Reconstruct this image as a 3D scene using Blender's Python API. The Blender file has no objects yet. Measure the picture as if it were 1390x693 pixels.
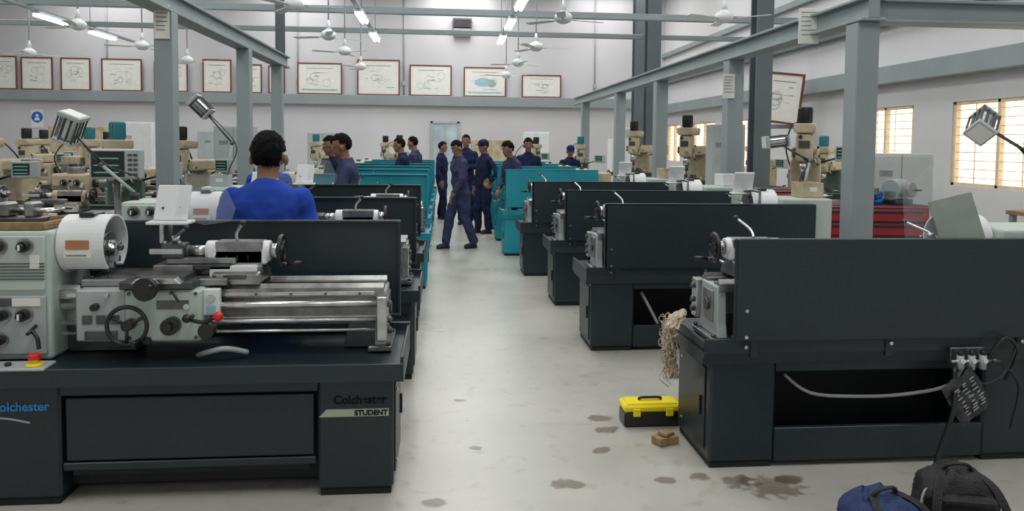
import bpy, bmesh, math, random
from mathutils import Vector, Matrix, noise, Euler
random.seed(7)
S=bpy.context.scene
COL=S.collection
pi=math.pi
# ------------------------------------------------------------ materials
MC={}
def M(name,rgb,rough=.5,metal=0.,var=.12,scale=6.,bump=0.,bscale=40.,alpha=None,emit=0,trans=0,spec=None):
    if name in MC: return MC[name]
    m=bpy.data.materials.new(name); m.use_nodes=True
    nt=m.node_tree; b=nt.nodes['Principled BSDF']
    tc=nt.nodes.new('ShaderNodeTexCoord'); n=nt.nodes.new('ShaderNodeTexNoise')
    n.inputs['Scale'].default_value=scale; n.inputs['Detail'].default_value=5
    nt.links.new(tc.outputs['Object'],n.inputs['Vector'])
    r=nt.nodes.new('ShaderNodeValToRGB')
    r.color_ramp.elements[0].position=.3; r.color_ramp.elements[1].position=.7
    r.color_ramp.elements[0].color=(*[c*(1-var) for c in rgb],1)
    r.color_ramp.elements[1].color=(*[min(1,c*(1+var)) for c in rgb],1)
    nt.links.new(n.outputs['Fac'],r.inputs['Fac']); nt.links.new(r.outputs['Color'],b.inputs['Base Color'])
    b.inputs['Roughness'].default_value=rough; b.inputs['Metallic'].default_value=metal
    if spec is not None: b.inputs['Specular IOR Level'].default_value=spec
    if bump:
        n2=nt.nodes.new('ShaderNodeTexNoise'); n2.inputs['Scale'].default_value=bscale
        nt.links.new(tc.outputs['Object'],n2.inputs['Vector'])
        bp=nt.nodes.new('ShaderNodeBump'); bp.inputs['Strength'].default_value=bump; bp.inputs['Distance'].default_value=.01
        nt.links.new(n2.outputs['Fac'],bp.inputs['Height']); nt.links.new(bp.outputs['Normal'],b.inputs['Normal'])
    if alpha is not None: b.inputs['Alpha'].default_value=alpha
    if emit:
        b.inputs['Emission Color'].default_value=(*rgb,1); b.inputs['Emission Strength'].default_value=emit
    if trans: b.inputs['Transmission Weight'].default_value=trans
    MC[name]=m; return m
DARK=M('charcoal_paint',(.014,.024,.030),.38,0,.08,3,.05,60)
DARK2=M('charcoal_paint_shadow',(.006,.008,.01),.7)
TEAL=M('teal_paint',(.012,.25,.32),.4,0,.1,3)
WHITE=M('white_enamel',(.74,.76,.77),.35,0,.05)
GREY=M('grey_enamel',(.38,.42,.42),.4,0,.08)
PALE=M('pale_green_enamel',(.46,.53,.49),.4,0,.06)
STEEL=M('machined_steel',(.58,.59,.59),.24,.9,.25,14,.04,90)
STEELM=M('worn_steel',(.30,.30,.30),.34,.85,.4,9,.05,70)
STEELD=M('dark_steel',(.11,.115,.12),.38,.8,.3,12)
BLACK=M('black_plastic',(.012,.012,.013),.35)
INKBLK=M('black_lettering',(.001,.001,.001),.95,0,0)
RED=M('red_plastic',(.65,.015,.012),.3)
REDP=M('red_cabinet_paint',(.30,.010,.022),.4)
YEL=M('yellow_plastic',(.9,.72,.01),.4,0,.05)
CREAM=M('cream_enamel',(.47,.40,.27),.45,0,.25)
GREEN=M('old_green_enamel',(.09,.15,.12),.5,0,.3)
STRUCT=M('grey_structural_paint',(.25,.29,.30),.5,0,.07,2)
STRUCTD=M('dark_structural_paint',(.12,.145,.16),.5,0,.08,2)
WALL=M('painted_wall',(.57,.565,.59),.7,0,.05,.6,.05,20)
WALLW=M('painted_wall_white',(.63,.63,.64),.7,0,.05,.6)
CEILM=M('ceiling_panel',(.6,.6,.6),.8,0,.05)
BROWN=M('brown_wood_frame',(.16,.035,.02),.45,0,.3,20)
PAPER=M('poster_paper',(.74,.74,.70),.6,0,.05)
INKG=M('poster_green',(.25,.45,.36),.6)
INKB=M('poster_blue',(.3,.5,.6),.6)
INKK=M('poster_ink',(.2,.2,.2),.6)
GLASS=M('clear_plastic',(.6,.7,.75),.08,0,.02,alpha=.09)
POUCH=M('dark_plastic_packet',(.03,.033,.036),.2,0,.5,25,.8,30,alpha=.9)
PGREY=M('faded_print',(.32,.33,.33),.5)
ORANGE=M('orange_label',(.45,.2,.08),.5)
SKIN=M('brown_skin',(.25,.12,.07),.5,0,.1)
HAIR=M('black_hair',(.004,.0036,.0035),.8,0,.4,60,.9,110,spec=.15)
SHOE=M('black_shoe',(.012,.012,.012),.5)
LIP=M('lip_skin',(.16,.05,.04),.5)
EYE=M('eye_white',(.5,.5,.48),.3)
TUBE=M('fluorescent_tube_glow',(.75,.97,1),.3,0,0,emit=6)
BLUEC=M('royal_blue_cloth',(.022,.065,.40),.9,0,.2,7,.4,18,spec=.2)
NAVY=M('navy_cloth',(.012,.018,.055),.9,0,.2,9,.5,20,spec=.2)
NAVY2=M('faded_navy_cloth',(.04,.045,.10),.9,0,.3,9,.5,20,spec=.2)
WOOD=M('raw_wood',(.30,.19,.09),.7,0,.3,25)
RAG=M('cotton_waste',(.56,.47,.34),.95,0,.3,60,.8,200)
PIPE=M('grey_hose',(.3,.31,.31),.5)
BPN=M('backpack_navy',(.010,.026,.10),.75,0,.35,30,.6,120)
BPB=M('backpack_black',(.012,.012,.014),.7,0,.35,30,.6,120)
BEIGE=M('beige_stripe',(.42,.46,.36),.5,0,.05)
BLUES=M('blue_sign',(.01,.12,.5),.4)
BLUET=M('blue_lettering',(.02,.28,.65),.4)
OLDTEAL=M('old_motor_teal',(.02,.20,.24),.5)
def floor_mat():
    m=bpy.data.materials.new('worn_concrete'); m.use_nodes=True; nt=m.node_tree; b=nt.nodes['Principled BSDF']
    tc=nt.nodes.new('ShaderNodeTexCoord')
    n=nt.nodes.new('ShaderNodeTexNoise'); n.inputs['Scale'].default_value=1.3; n.inputs['Detail'].default_value=9; n.inputs['Roughness'].default_value=.62
    nt.links.new(tc.outputs['Object'],n.inputs['Vector'])
    r=nt.nodes.new('ShaderNodeValToRGB'); e=r.color_ramp.elements
    e[0].position=.3; e[0].color=(.37,.365,.33,1); e[1].position=.68; e[1].color=(.46,.455,.42,1)
    nt.links.new(n.outputs['Fac'],r.inputs['Fac'])
    n2=nt.nodes.new('ShaderNodeTexNoise'); n2.inputs['Scale'].default_value=9; n2.inputs['Detail'].default_value=8
    nt.links.new(tc.outputs['Object'],n2.inputs['Vector'])
    r2=nt.nodes.new('ShaderNodeValToRGB'); e=r2.color_ramp.elements
    e[0].position=.26; e[0].color=(.68,.64,.56,1); e[1].position=.42; e[1].color=(1,1,1,1)
    nt.links.new(n2.outputs['Fac'],r2.inputs['Fac'])
    mx=nt.nodes.new('ShaderNodeMixRGB'); mx.blend_type='MULTIPLY'; mx.inputs[0].default_value=.7
    nt.links.new(r.outputs['Color'],mx.inputs[1]); nt.links.new(r2.outputs['Color'],mx.inputs[2])
    nt.links.new(mx.outputs[0],b.inputs['Base Color'])
    r3=nt.nodes.new('ShaderNodeMapRange'); r3.inputs['To Min'].default_value=.2; r3.inputs['To Max'].default_value=.4
    nt.links.new(n.outputs['Fac'],r3.inputs['Value']); nt.links.new(r3.outputs[0],b.inputs['Roughness'])
    bp=nt.nodes.new('ShaderNodeBump'); bp.inputs['Strength'].default_value=.04
    nt.links.new(n2.outputs['Fac'],bp.inputs['Height']); nt.links.new(bp.outputs['Normal'],b.inputs['Normal'])
    return m
FLOOR=floor_mat()
def stain_mat():
    m=bpy.data.materials.new('oil_stain'); m.use_nodes=True; nt=m.node_tree; b=nt.nodes['Principled BSDF']; N=nt.nodes.new; Lk=nt.links.new
    tc=N('ShaderNodeTexCoord'); sb=N('ShaderNodeVectorMath'); sb.operation='SUBTRACT'; sb.inputs[1].default_value=(.5,.5,.5)
    Lk(tc.outputs['Generated'],sb.inputs[0]); 
    mu=N('ShaderNodeVectorMath'); mu.operation='MULTIPLY'; mu.inputs[1].default_value=(1,1,0); Lk(sb.outputs[0],mu.inputs[0])
    ln=N('ShaderNodeVectorMath'); ln.operation='LENGTH'; Lk(mu.outputs[0],ln.inputs[0])
    geo=N('ShaderNodeNewGeometry'); n=N('ShaderNodeTexNoise'); n.inputs['Scale'].default_value=14; n.inputs['Detail'].default_value=6; Lk(geo.outputs['Position'],n.inputs['Vector'])
    ad=N('ShaderNodeMath'); ad.operation='MULTIPLY_ADD'; ad.inputs[1].default_value=.75; Lk(n.outputs['Fac'],ad.inputs[0]); Lk(ln.outputs['Value'],ad.inputs[2])
    mr=N('ShaderNodeMapRange'); mr.inputs['From Min'].default_value=.58; mr.inputs['From Max'].default_value=.70; mr.inputs['To Min'].default_value=.42; mr.inputs['To Max'].default_value=0
    Lk(ad.outputs[0],mr.inputs['Value']); Lk(mr.outputs[0],b.inputs['Alpha'])
    b.inputs['Base Color'].default_value=(.16,.105,.065,1); b.inputs['Roughness'].default_value=.3
    return m
STAIN=stain_mat()
# ------------------------------------------------------------ mesh builder
def align(p0,p1):
    d=(Vector(p1)-Vector(p0)); L=d.length
    q=Vector((0,0,1)).rotation_difference(d.normalized()) if L>1e-9 else Matrix.Identity(3).to_quaternion()
    return Matrix.Translation((Vector(p0)+Vector(p1))/2)@q.to_matrix().to_4x4(), L
class B:
    def __init__(s): s.bm=bmesh.new(); s.mats=[]
    def fin(s,t,mat,Mx=None):
        if mat not in s.mats: s.mats.append(mat)
        i=s.mats.index(mat)
        if Mx is not None: bmesh.ops.transform(t,matrix=Mx,verts=t.verts)
        for f in t.faces: f.material_index=i
        me=bpy.data.meshes.new('t'); t.to_mesh(me); t.free(); s.bm.from_mesh(me); bpy.data.meshes.remove(me); return s
    def box(s,x0,x1,y0,y1,z0,z1,mat,bev=.004,rot=None):
        t=bmesh.new(); bmesh.ops.create_cube(t,size=1)
        sx,sy,sz=abs(x1-x0),abs(y1-y0),abs(z1-z0)
        bmesh.ops.scale(t,vec=(sx,sy,sz),verts=t.verts)
        bev=min(bev,.3*min(sx,sy,sz))
        if bev>.0008: bmesh.ops.bevel(t,geom=t.edges[:],offset=bev,segments=2 if bev>.012 else 1,affect='EDGES',profile=.5)
        R=Euler(rot).to_matrix().to_4x4() if rot else Matrix.Identity(4)
        return s.fin(t,mat,Matrix.Translation(((x0+x1)/2,(y0+y1)/2,(z0+z1)/2))@R)
    def cyl(s,p0,p1,r,mat,r1=None,seg=20,bev=0,caps=True):
        Mx,L=align(p0,p1); t=bmesh.new()
        bmesh.ops.create_cone(t,cap_ends=caps,segments=seg,radius1=r,radius2=r if r1 is None else r1,depth=L)
        for f in t.faces: f.smooth=len(f.verts)==4
        if bev:
            ed=[e for e in t.edges if any(len(f.verts)>4 for f in e.link_faces)]
            bmesh.ops.bevel(t,geom=ed,offset=bev,segments=2,affect='EDGES',profile=.5)
        return s.fin(t,mat,Mx)
    def sph(s,c,r,mat,seg=16,R=None):
        t=bmesh.new(); bmesh.ops.create_uvsphere(t,u_segments=seg,v_segments=max(6,seg*2//3),radius=1)
        for f in t.faces: f.smooth=True
        if not hasattr(r,'__len__'): r=(r,r,r)
        Mx=Matrix.Translation(c)@(R if R else Matrix.Identity(4))@Matrix.Diagonal((*r,1))
        return s.fin(t,mat,Mx)
    def prism(s,poly,axis,a0,a1,mat,bev=0):
        t=bmesh.new()
        def P(u,v,w): return {'x':(w,u,v),'y':(u,w,v),'z':(u,v,w)}[axis]
        v0=[t.verts.new(P(u,v,a0)) for u,v in poly]; v1=[t.verts.new(P(u,v,a1)) for u,v in poly]
        n=len(poly); t.faces.new(v0[::-1]); t.faces.new(v1)
        for i in range(n): t.faces.new((v0[i],v0[(i+1)%n],v1[(i+1)%n],v1[i]))
        bmesh.ops.recalc_face_normals(t,faces=t.faces)
        if bev: bmesh.ops.bevel(t,geom=t.edges[:],offset=bev,segments=1,affect='EDGES')
        return s.fin(t,mat)
    def tube(s,pts,r,mat,seg=8):
        pts=[Vector(p) for p in pts]
        P=[]
        for i in range(len(pts)-1):
            a=pts[max(i-1,0)];b=pts[i];c=pts[i+1];d=pts[min(i+2,len(pts)-1)]
            for k in range(5):
                u=k/5; P.append(.5*((2*b)+(-a+c)*u+(2*a-5*b+4*c-d)*u*u+(-a+3*b-3*c+d)*u**3))
        P.append(pts[-1]); t=bmesh.new(); rings=[]
        up=Vector((.13,.27,.95))
        for i,p in enumerate(P):
            d=(P[min(i+1,len(P)-1)]-P[max(i-1,0)]).normalized()
            u=d.cross(up); 
            if u.length<.05: u=d.cross(Vector((1,0,0)))
            u.normalize(); w=d.cross(u)
            rings.append([t.verts.new(p+u*r*math.cos(2*pi*k/seg)+w*r*math.sin(2*pi*k/seg)) for k in range(seg)])
        for a,b in zip(rings,rings[1:]):
            for k in range(seg):
                f=t.faces.new((a[k],a[(k+1)%seg],b[(k+1)%seg],b[k])); f.smooth=True
        t.faces.new(rings[0][::-1]); t.faces.new(rings[-1])
        bmesh.ops.recalc_face_normals(t,faces=t.faces)
        return s.fin(t,mat)
    def torus(s,c,axis,R,r,mat,seg=28,ms=8):
        Mx=Matrix.Translation(c)@Vector((0,0,1)).rotation_difference(Vector(axis).normalized()).to_matrix().to_4x4()
        t=bmesh.new(); rg=[]
        for i in range(seg):
            a=2*pi*i/seg
            rg.append([t.verts.new(((R+r*math.cos(2*pi*k/ms))*math.cos(a),(R+r*math.cos(2*pi*k/ms))*math.sin(a),r*math.sin(2*pi*k/ms))) for k in range(ms)])
        for i in range(seg):
            a,b=rg[i],rg[(i+1)%seg]
            for k in range(ms):
                f=t.faces.new((a[k],b[k],b[(k+1)%ms],a[(k+1)%ms])); f.smooth=True
        return s.fin(t,mat,Mx)
    def loft(s,rings,mat,smooth=True):
        t=bmesh.new(); V=[[t.verts.new(p) for p in r] for r in rings]; n=len(V[0])
        for a,b in zip(V,V[1:]):
            for k in range(n):
                f=t.faces.new((a[k],a[(k+1)%n],b[(k+1)%n],b[k])); f.smooth=smooth
        t.faces.new(V[0][::-1]); t.faces.new(V[-1]); bmesh.ops.recalc_face_normals(t,faces=t.faces)
        return s.fin(t,mat)
    def mesh(s,name):
        me=bpy.data.meshes.new(name); s.bm.to_mesh(me); s.bm.free()
        for m in s.mats: me.materials.append(m)
        return me
    def obj(s,name,parent=None,loc=(0,0,0),rot=(0,0,0),**kw):
        o=bpy.data.objects.new(name,s.mesh(name)); COL.objects.link(o); o.location=loc; o.rotation_euler=rot
        if parent: o.parent=parent
        for k,v in kw.items(): o[k]=v
        return o
def top(name,label,cat,loc=(0,0,0),rz=0,group=None):
    o=bpy.data.objects.new(name,None); COL.objects.link(o); o.empty_display_size=.1
    o.location=loc; o.rotation_euler=(0,0,rz); o['label']=label; o['category']=cat
    if group: o['group']=group
    return o
def dup(root,loc,rz=None,label=None,shift=None,scale=None,skip=()):
    def rec(o,par):
        c=o.copy(); COL.objects.link(c)
        if par is not None:
            c.parent=par; c.matrix_parent_inverse=o.matrix_parent_inverse.copy()
            if shift:
                for k,v in shift.items():
                    if o.name.split('.')[0]==k: c.location=Vector(o.location)+Vector(v)
        for ch in o.children:
            if ch.name.split('.')[0] not in skip: rec(ch,c)
        return c
    r=rec(root,None); r.location=loc
    if rz is not None: r.rotation_euler=(0,0,rz)
    if label: r['label']=label
    if scale: r.scale=scale
    return r
def text(body,size,mat,loc,rot,parent,name,bold=0,label=None):
    cu=bpy.data.curves.new('t','FONT'); cu.body=body; cu.size=size; cu.extrude=.0008; cu.offset=bold
    o=bpy.data.objects.new('t',cu); COL.objects.link(o)
    dg=bpy.context.evaluated_depsgraph_get(); me=bpy.data.meshes.new_from_object(o.evaluated_get(dg))
    bpy.data.objects.remove(o); me.materials.clear(); me.materials.append(mat)
    t=bpy.data.objects.new(name,me); COL.objects.link(t); t.location=loc; t.rotation_euler=rot; t.parent=parent
    if label: t['label']=label
    return t
# ------------------------------------------------------------ room
XL,XR,YF,YB,ZC=-16.,7.8,-3.,26.,7.
st=dict(kind='structure')
B().box(XL-.2,XR+.2,YF-.2,YB+.2,-.2,0,FLOOR,0).obj('floor',**st)
B().box(XL-.2,XR+.2,YF-.2,YB+.2,ZC,ZC+.2,CEILM,0).obj('ceiling',**st)
B().box(XL-.2,XR+.2,YB,YB+.2,0,ZC,WALL,0).obj('wall_back',**st)
B().box(XL-.2,XL,YF,YB,0,ZC,WALLW,0).obj('wall_left',**st)
B().box(XL-.2,XR+.2,YF-.2,YF,0,ZC,WALLW,0).obj('wall_front',**st)
wins=[(8.0,10.8),(11.76,13.4),(17.6,19.2),(20.9,22.8),(24.1,25.5)]
zs,zt=1.05,2.33
b=B(); b.box(XR,XR+.2,YF,YB,0,zs,WALLW,0); b.box(XR,XR+.2,YF,YB,zt,ZC,WALLW,0)
ys=[YF]+[v for w in wins for v in w]+[YB]
for i in range(0,len(ys),2): b.box(XR,XR+.2,ys[i],ys[i+1],zs,zt,WALLW,0)
b.obj('wall_right',**st)
WF=M('cream_window_frame',(.74,.60,.42),.5)
FROST=M('frosted_daylight_pane',(1,.89,.71),.5,0,.1,2,emit=1.15)  # pane emission stands in for bright daylight outside
for i,(a,c) in enumerate(wins):
    b=B()
    for z in (zs+.02,zt-.02): b.box(XR+.02,XR+.1,a,c,z-.03,z+.03,WF)
    n=3 if c-a>2 else 2
    for k in range(n+1):
        y=a+.03+(c-a-.06)*k/n; b.box(XR+.02,XR+.1,y-.03,y+.03,zs,zt,WF)
    for k in range(1,10):
        z=zs+(zt-zs)*k/10; b.cyl((XR+.05,a,z),(XR+.05,c,z),.0065,WF,seg=6)
    m=int((c-a)/.45)
    for k in range(1,m):
        y=a+(c-a)*k/m; b.cyl((XR+.04,y,zs),(XR+.04,y,zt),.007,WF,seg=6)
    b.box(XR+.13,XR+.14,a,c,zs,zt,FROST,0)
    b.obj('window_%d'%(i+1),**st)
B().box(XL,XR-.26,YB-.22,YB,2.9,3.24,STRUCT,.01).obj('trim_1',**st)
B().box(XR-.25,XR,YF,YB,2.72,3.02,STRUCT,.01).obj('trim_2',**st)
B().box(XR-.18,XR,YF,YB,3.75,3.92,STRUCTD,.01).obj('trim_3',**st)
B().box(XL,XR,15.92,16.06,4.33,4.47,STRUCT,.01).obj('trim_4',**st)
B().box(XL,XR,18.55,18.67,4.3,4.42,STRUCT,.01).obj('trim_5',**st)
B().box(XR-.12,XR,YF,YB,4.7,4.85,STRUCT,.01).obj('trim_6',**st)
for x,y,w in ((5.2,11.9,.14),(5.2,18.4,.17),(5.5,20.8,.17)):
    b=B()
    b.box(x-w,x+w,y-w,y-w+.03,0,ZC,STRUCTD); b.box(x-w,x+w,y+w-.03,y+w,0,ZC,STRUCTD); b.box(x-.02,x+.02,y-w+.03,y+w-.03,0,ZC,STRUCTD)
    b.box(x-w-.06,x+w+.06,y-w-.06,y+w+.06,0,.03,STRUCTD)
    b.obj('building_column',label='dark grey steel H-section building column',category='column',group='steel building columns')
DG=M('lit_door_glass',(.38,.45,.5),.2,0,.25,1.5,emit=.12)  # slight emission imitates light coming through the door glass
b=B(); x0,x1=-.42,.42
b.box(x0-.08,x0,YB-.1,YB,0,2.38,GREY); b.box(x1,x1+.08,YB-.1,YB,0,2.38,GREY); b.box(x0-.08,x1+.08,YB-.1,YB,2.3,2.38,GREY); b.box(-.04,.04,YB-.08,YB,0,2.3,GREY)
b.box(x0,x1,YB-.06,YB-.03,0,2.3,DG); b.box(x0,x1,YB-.08,YB-.02,.9,1.0,GREY); b.cyl((.0,YB-.14,1),(.0,YB-.14,1.4),.015,STEEL)
b.obj('door_1',**st)
# ------------------------------------------------------------ gantry
post=top('steel_post','grey painted square steel post on a base plate','post',(3.6,6.17,0),0,'gantry posts')
B().box(-.1,.1,-.1,.1,.02,2.69,STRUCT,.008).obj('shaft',post)
b=B(); b.box(-.16,.16,-.16,.16,0,.02,STRUCT)
for sx in(-.13,.13):
    for sy in(-.13,.13): b.cyl((sx,sy,.02),(sx,sy,.045),.014,STEEL,seg=6)
b.obj('base_plate',post)
for y in (9.05,12.2,15.1,18.9): dup(post,(3.6,y,0))
for x,y in ((-2.36,3.3),(-2.34,6.51),(-2.34,8.95),(-2.36,10.75)): dup(post,(x,y,0),scale=(.74,.74,1))
def hbeam(x0,x1,y0,y1,z0,z1,label):
    b=B()
    if abs(x1-x0)<abs(y1-y0):
        b.box(x0,x1,y0,y1,z0,z0+.025,STRUCT); b.box(x0,x1,y0,y1,z1-.025,z1,STRUCT); xm=(x0+x1)/2; b.box(xm-.05,xm+.05,y0,y1,z0+.025,z1-.025,STRUCT,.002)
    else:
        b.box(x0,x1,y0,y1,z0,z0+.025,STRUCT); b.box(x0,x1,y0,y1,z1-.025,z1,STRUCT); ym=(y0+y1)/2; b.box(x0,x1,ym-.05,ym+.05,z0+.025,z1-.025,STRUCT,.002)
    b.obj('gantry_beam',label=label,category='beam')
hbeam(3.49,3.71,6.0,20.2,2.69,2.89,'long grey steel beam carried by square posts beside the aisle')
hbeam(3.72,XR,6.06,6.28,2.69,2.89,'grey steel cross beam running to the window wall')
hbeam(-2.45,-2.27,2.0,11.2,2.69,2.86,'grey steel beam carried by posts over the lathe row')
def sign(x,y,z,w,h,rz,label,n=6):
    r=top('notice_sheet',label,'sign',(x,y,z),rz)
    B().box(-w/2,w/2,-.004,.004,-h/2,h/2,PAPER,.001).obj('sheet',r)
    b=B(); random.seed(int(abs(x*100)))
    for k in range(n):
        zz=h*.38-k*h*.75/n; L=w*random.uniform(.2,.4); b.box(-w*.38,-w*.38+2*L,-.006,-.004,zz-.004,zz+.004,INKK,0)
    b.obj('printed_lines',r)
sign(-2.34,6.42,2.6,.12,.28,0,'white notice sheet taped to a grey post')
sign(3.48,6.9,2.78,.19,.34,-.2,'white notice sheet hanging from the steel beam')
sign(3.50,8.94,2.36,.15,.3,0,'white notice sheet on a grey steel post')
# ------------------------------------------------------------ lathe
def build_lathe(kind):
    body={'dark':DARK,'teal':TEAL,'old':GREEN}[kind]
    gz={'dark':1.21,'teal':1.25,'old':.98}[kind]
    lab={'dark':'dark charcoal metalworking lathe with silver bed and white chuck guard','teal':'teal painted metalworking lathe with cream headstock','old':'old green metalworking lathe with cream headstock'}[kind]
    r=top('lathe',lab,'lathe',(0,0,0),0,kind+' lathes in the workshop rows')
    L=1.95; dk_=kind=='dark'
    b=B()
    b.box(-.34,0,0,.5,.03,.55,body,.012); b.box(-L,-1.456,0,.5,.03,.55,body,.012)
    b.box(-1.456,-.34,.0,.5,.49,.55,body,.003)
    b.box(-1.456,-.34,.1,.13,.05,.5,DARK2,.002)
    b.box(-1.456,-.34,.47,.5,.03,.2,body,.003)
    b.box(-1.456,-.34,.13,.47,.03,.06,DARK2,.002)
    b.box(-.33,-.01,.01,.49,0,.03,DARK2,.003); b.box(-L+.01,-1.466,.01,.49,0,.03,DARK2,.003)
    b.obj('cabinet_base',r)
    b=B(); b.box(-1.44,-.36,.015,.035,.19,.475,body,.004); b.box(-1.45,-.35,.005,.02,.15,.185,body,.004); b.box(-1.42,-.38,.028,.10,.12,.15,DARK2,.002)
    b.obj('front_panel',r)
    b=B(); b.box(0,.008,.06,.44,.08,.5,body,.003); b.box(.008,.02,.38,.40,.24,.34,BLACK,.003); b.cyl((.008,.1,.46),(.014,.1,.46),.008,STEEL,seg=8); b.cyl((.008,.1,.12),(.014,.1,.12),.008,STEEL,seg=8)
    b.obj('end_door',r)
    b=B(); b.prism([(-.07,.63),(-.07,.55),(-.01,.535),(.51,.535),(.55,.6),(.55,.67),(.535,.67),(.53,.625),(.0,.615),(-.055,.632)],'x',-L-.01,.05,body,.002)
    b.box(.035,.05,-.06,.55,.6,.66,body,.003); b.box(-L-.01,-L+.01,-.06,.55,.6,.66,body,.003)
    b.obj('chip_tray',r)
    b=B()
    b.prism([(.235,.765),(.235,.87),(.18,.885),(.18,.925),(.195,.925),(.21,.945),(.225,.925),(.27,.925),(.27,.82),(.36,.82),(.36,.925),(.40,.925),(.415,.945),(.43,.925),(.45,.925),(.45,.885),(.40,.87),(.40,.765)],'x',-1.54,-.06,STEELM)
    b.box(-1.5,-.1,.166,.182,.893,.912,STEEL,.002)
    b.box(-1.5,-.1,.225,.237,.775,.785,STEEL,.001)
    for x in (-1.3,-1.0,-.7,-.4): b.box(x-.02,x+.02,.27,.36,.8,.9,STEELD,.003)
    for k in range(9): b.cyl((-1.45+.16*k,.165,.902),(-1.45+.16*k,.161,.902),.006,STEELD,seg=8)
    b.prism([(-.26,.625),(-.22,.78),(-.06,.78),(-.06,.625)],'y',.24,.39,STEELD,.003); b.prism([(-1.53,.625),(-1.53,.78),(-1.3,.78),(-1.22,.625)],'y',.24,.39,STEELD,.003)
    b.obj('bed',r)
    b=B(); em=GREY if dk_ else CREAM
    b.prism([(.17,.65),(.2,.72),(.21,.91),(.43,.91),(.44,.72),(.46,.65)],'x',-.1,-.05,em,.006); b.box(-.13,-.02,.15,.48,.625,.65,STEELM,.004); b.box(-.05,-.04,.25,.39,.72,.88,STEELM,.003); b.cyl((-.04,.32,.8),(-.03,.32,.8),.03,STEELD)
    for y in (.17,.43): b.cyl((-.035,y,.65),(-.035,y,.665),.012,STEELD,seg=6)
    b.obj('bed_foot',r)
    b=B(); b.cyl((-1.5,.13,.86),(-.06,.13,.86),.016,STEEL,seg=14); b.obj('lead_screw',r)
    b=B(); b.cyl((-1.5,.13,.785),(-.06,.13,.785),.011,STEEL,seg=12); b.obj('feed_rod',r)
    b=B(); b.cyl((-1.5,.14,.735),(-.06,.14,.735),.008,STEEL,seg=10); b.obj('control_rod',r)
    b=B(); b.box(-.085,-.035,.09,.17,.69,.9,STEEL,.005)
    for z in (.86,.785,.735): b.cyl((-.035,.13,z),(-.018,.13,z),.016,STEELD,seg=10)
    b.obj('end_bracket',r)
    hm=PALE if dk_ else CREAM
    b=B(); b.box(-L,-1.54,.12,.5,.62,1.205,hm,.015); b.box(-L+.02,-1.56,.105,.125,.94,1.185,hm,.004); b.box(-L+.02,-1.56,.105,.125,.65,.915,GREY if dk_ else hm,.004)
    for k in range(6): b.box(-L+.02,-1.56,.1,.107,.99+k*.014,.994+k*.014,STEELD,0)
    b.box(-1.62,-1.58,.1,.106,1.04,1.1,PAPER,0); b.box(-L+.04,-1.7,.1,.106,.87,.905,STEELD,0); b.box(-1.7,-1.58,.1,.106,.87,.905,PAPER,0)
    b.obj('headstock',r)
    def knob(x,z,rr,nm='selector_knob'):
        q=B(); q.cyl((x,.105,z),(x,.098,z),rr*1.5,STEELM,seg=20); q.cyl((x,.098,z),(x,.075,z),rr,BLACK,seg=18,bev=.003); q.cyl((x,.075,z),(x,.055,z),rr*.6,BLACK,seg=14); q.box(x-.004,x+.004,.05,.058,z-rr*.5,z+rr*.5,WHITE,0); q.obj(nm,r)
    if dk_:
        for x,z,q in ((-1.64,1.14,.025),(-1.75,1.14,.025),(-1.86,1.14,.028),(-1.65,.83,.026),(-1.74,.83,.024),(-1.84,.83,.028),(-1.86,.72,.028),(-1.75,.72,.022)): knob(x,z,q)
        q=B(); q.cyl((-1.6,.1,.78),(-1.6,.03,.76),.008,BLACK); q.tube([(-1.6,.06,.77),(-1.57,.05,.74),(-1.56,.045,.69)],.009,BLACK); q.obj('gear_lever',r)
    else:
        for x,z in ((-1.65,1.1),(-1.8,1.1),(-1.7,.8)): knob(x,z,.03)
    cz=1.09
    b=B(); b.cyl((-1.54,.3,cz),(-1.45,.3,cz),.055,STEELD); b.cyl((-1.45,.3,cz),(-1.36,.3,cz),.095,STEELM,seg=32,bev=.004)
    for k in range(3):
        a=2*pi*k/3+.4; c,s_=math.cos(a),math.sin(a)
        for d in (.035,.065): b.box(-1.36,-1.325+(.01 if d<.05 else -.012),.3+c*d-.014,.3+c*d+.014,cz+s_*d-.014,cz+s_*d+.014,STEEL,.002,rot=(a,0,0))
    b.cyl((-1.36,.3,cz),(-1.352,.3,cz),.03,BLACK)
    b.obj('chuck',r)
    if kind!='old':
        b=B(); cy,cc=.29,1.13; n=36; R0,R1=.137,.129; pr=[(-1.53,R0),(-1.33,R0),(-1.33,R1),(-1.53,R1)]
        t=bmesh.new(); rg=[]
        for i in range(n+1):
            a=-1.0+(2*pi-1.2)*i/n
            rg.append([t.verts.new((x,cy+rr*math.cos(a),cc+rr*math.sin(a))) for x,rr in pr])
        for a_,b_ in zip(rg,rg[1:]):
            for k in range(4):
                t.faces.new((a_[k],a_[(k+1)%4],b_[(k+1)%4],b_[k]))
        t.faces.new(rg[0][::-1]); t.faces.new(rg[-1]); bmesh.ops.recalc_face_normals(t,faces=t.faces)
        b.fin(t,WHITE if dk_ else CREAM); b.cyl((-1.538,cy,cc),(-1.528,cy,cc),R0,WHITE if dk_ else CREAM,seg=36)
        b.box(-1.49,-1.39,cy-.142,cy-.134,cc-.01,cc+.03,ORANGE,0); b.box(-1.5,-1.38,cy-.139,cy-.132,cc-.05,cc-.015,PAPER,0); b.box(-1.49,-1.4,cy-.1415,cy-.138,cc-.042,cc-.036,INKK,0)
        b.box(-1.47,-1.4,cy-.06,cy+.06,cc+.125,cc+.15,BLACK,.01)
        b.obj('chuck_guard',r)
    b=B(); am=PALE if dk_ else CREAM
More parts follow.
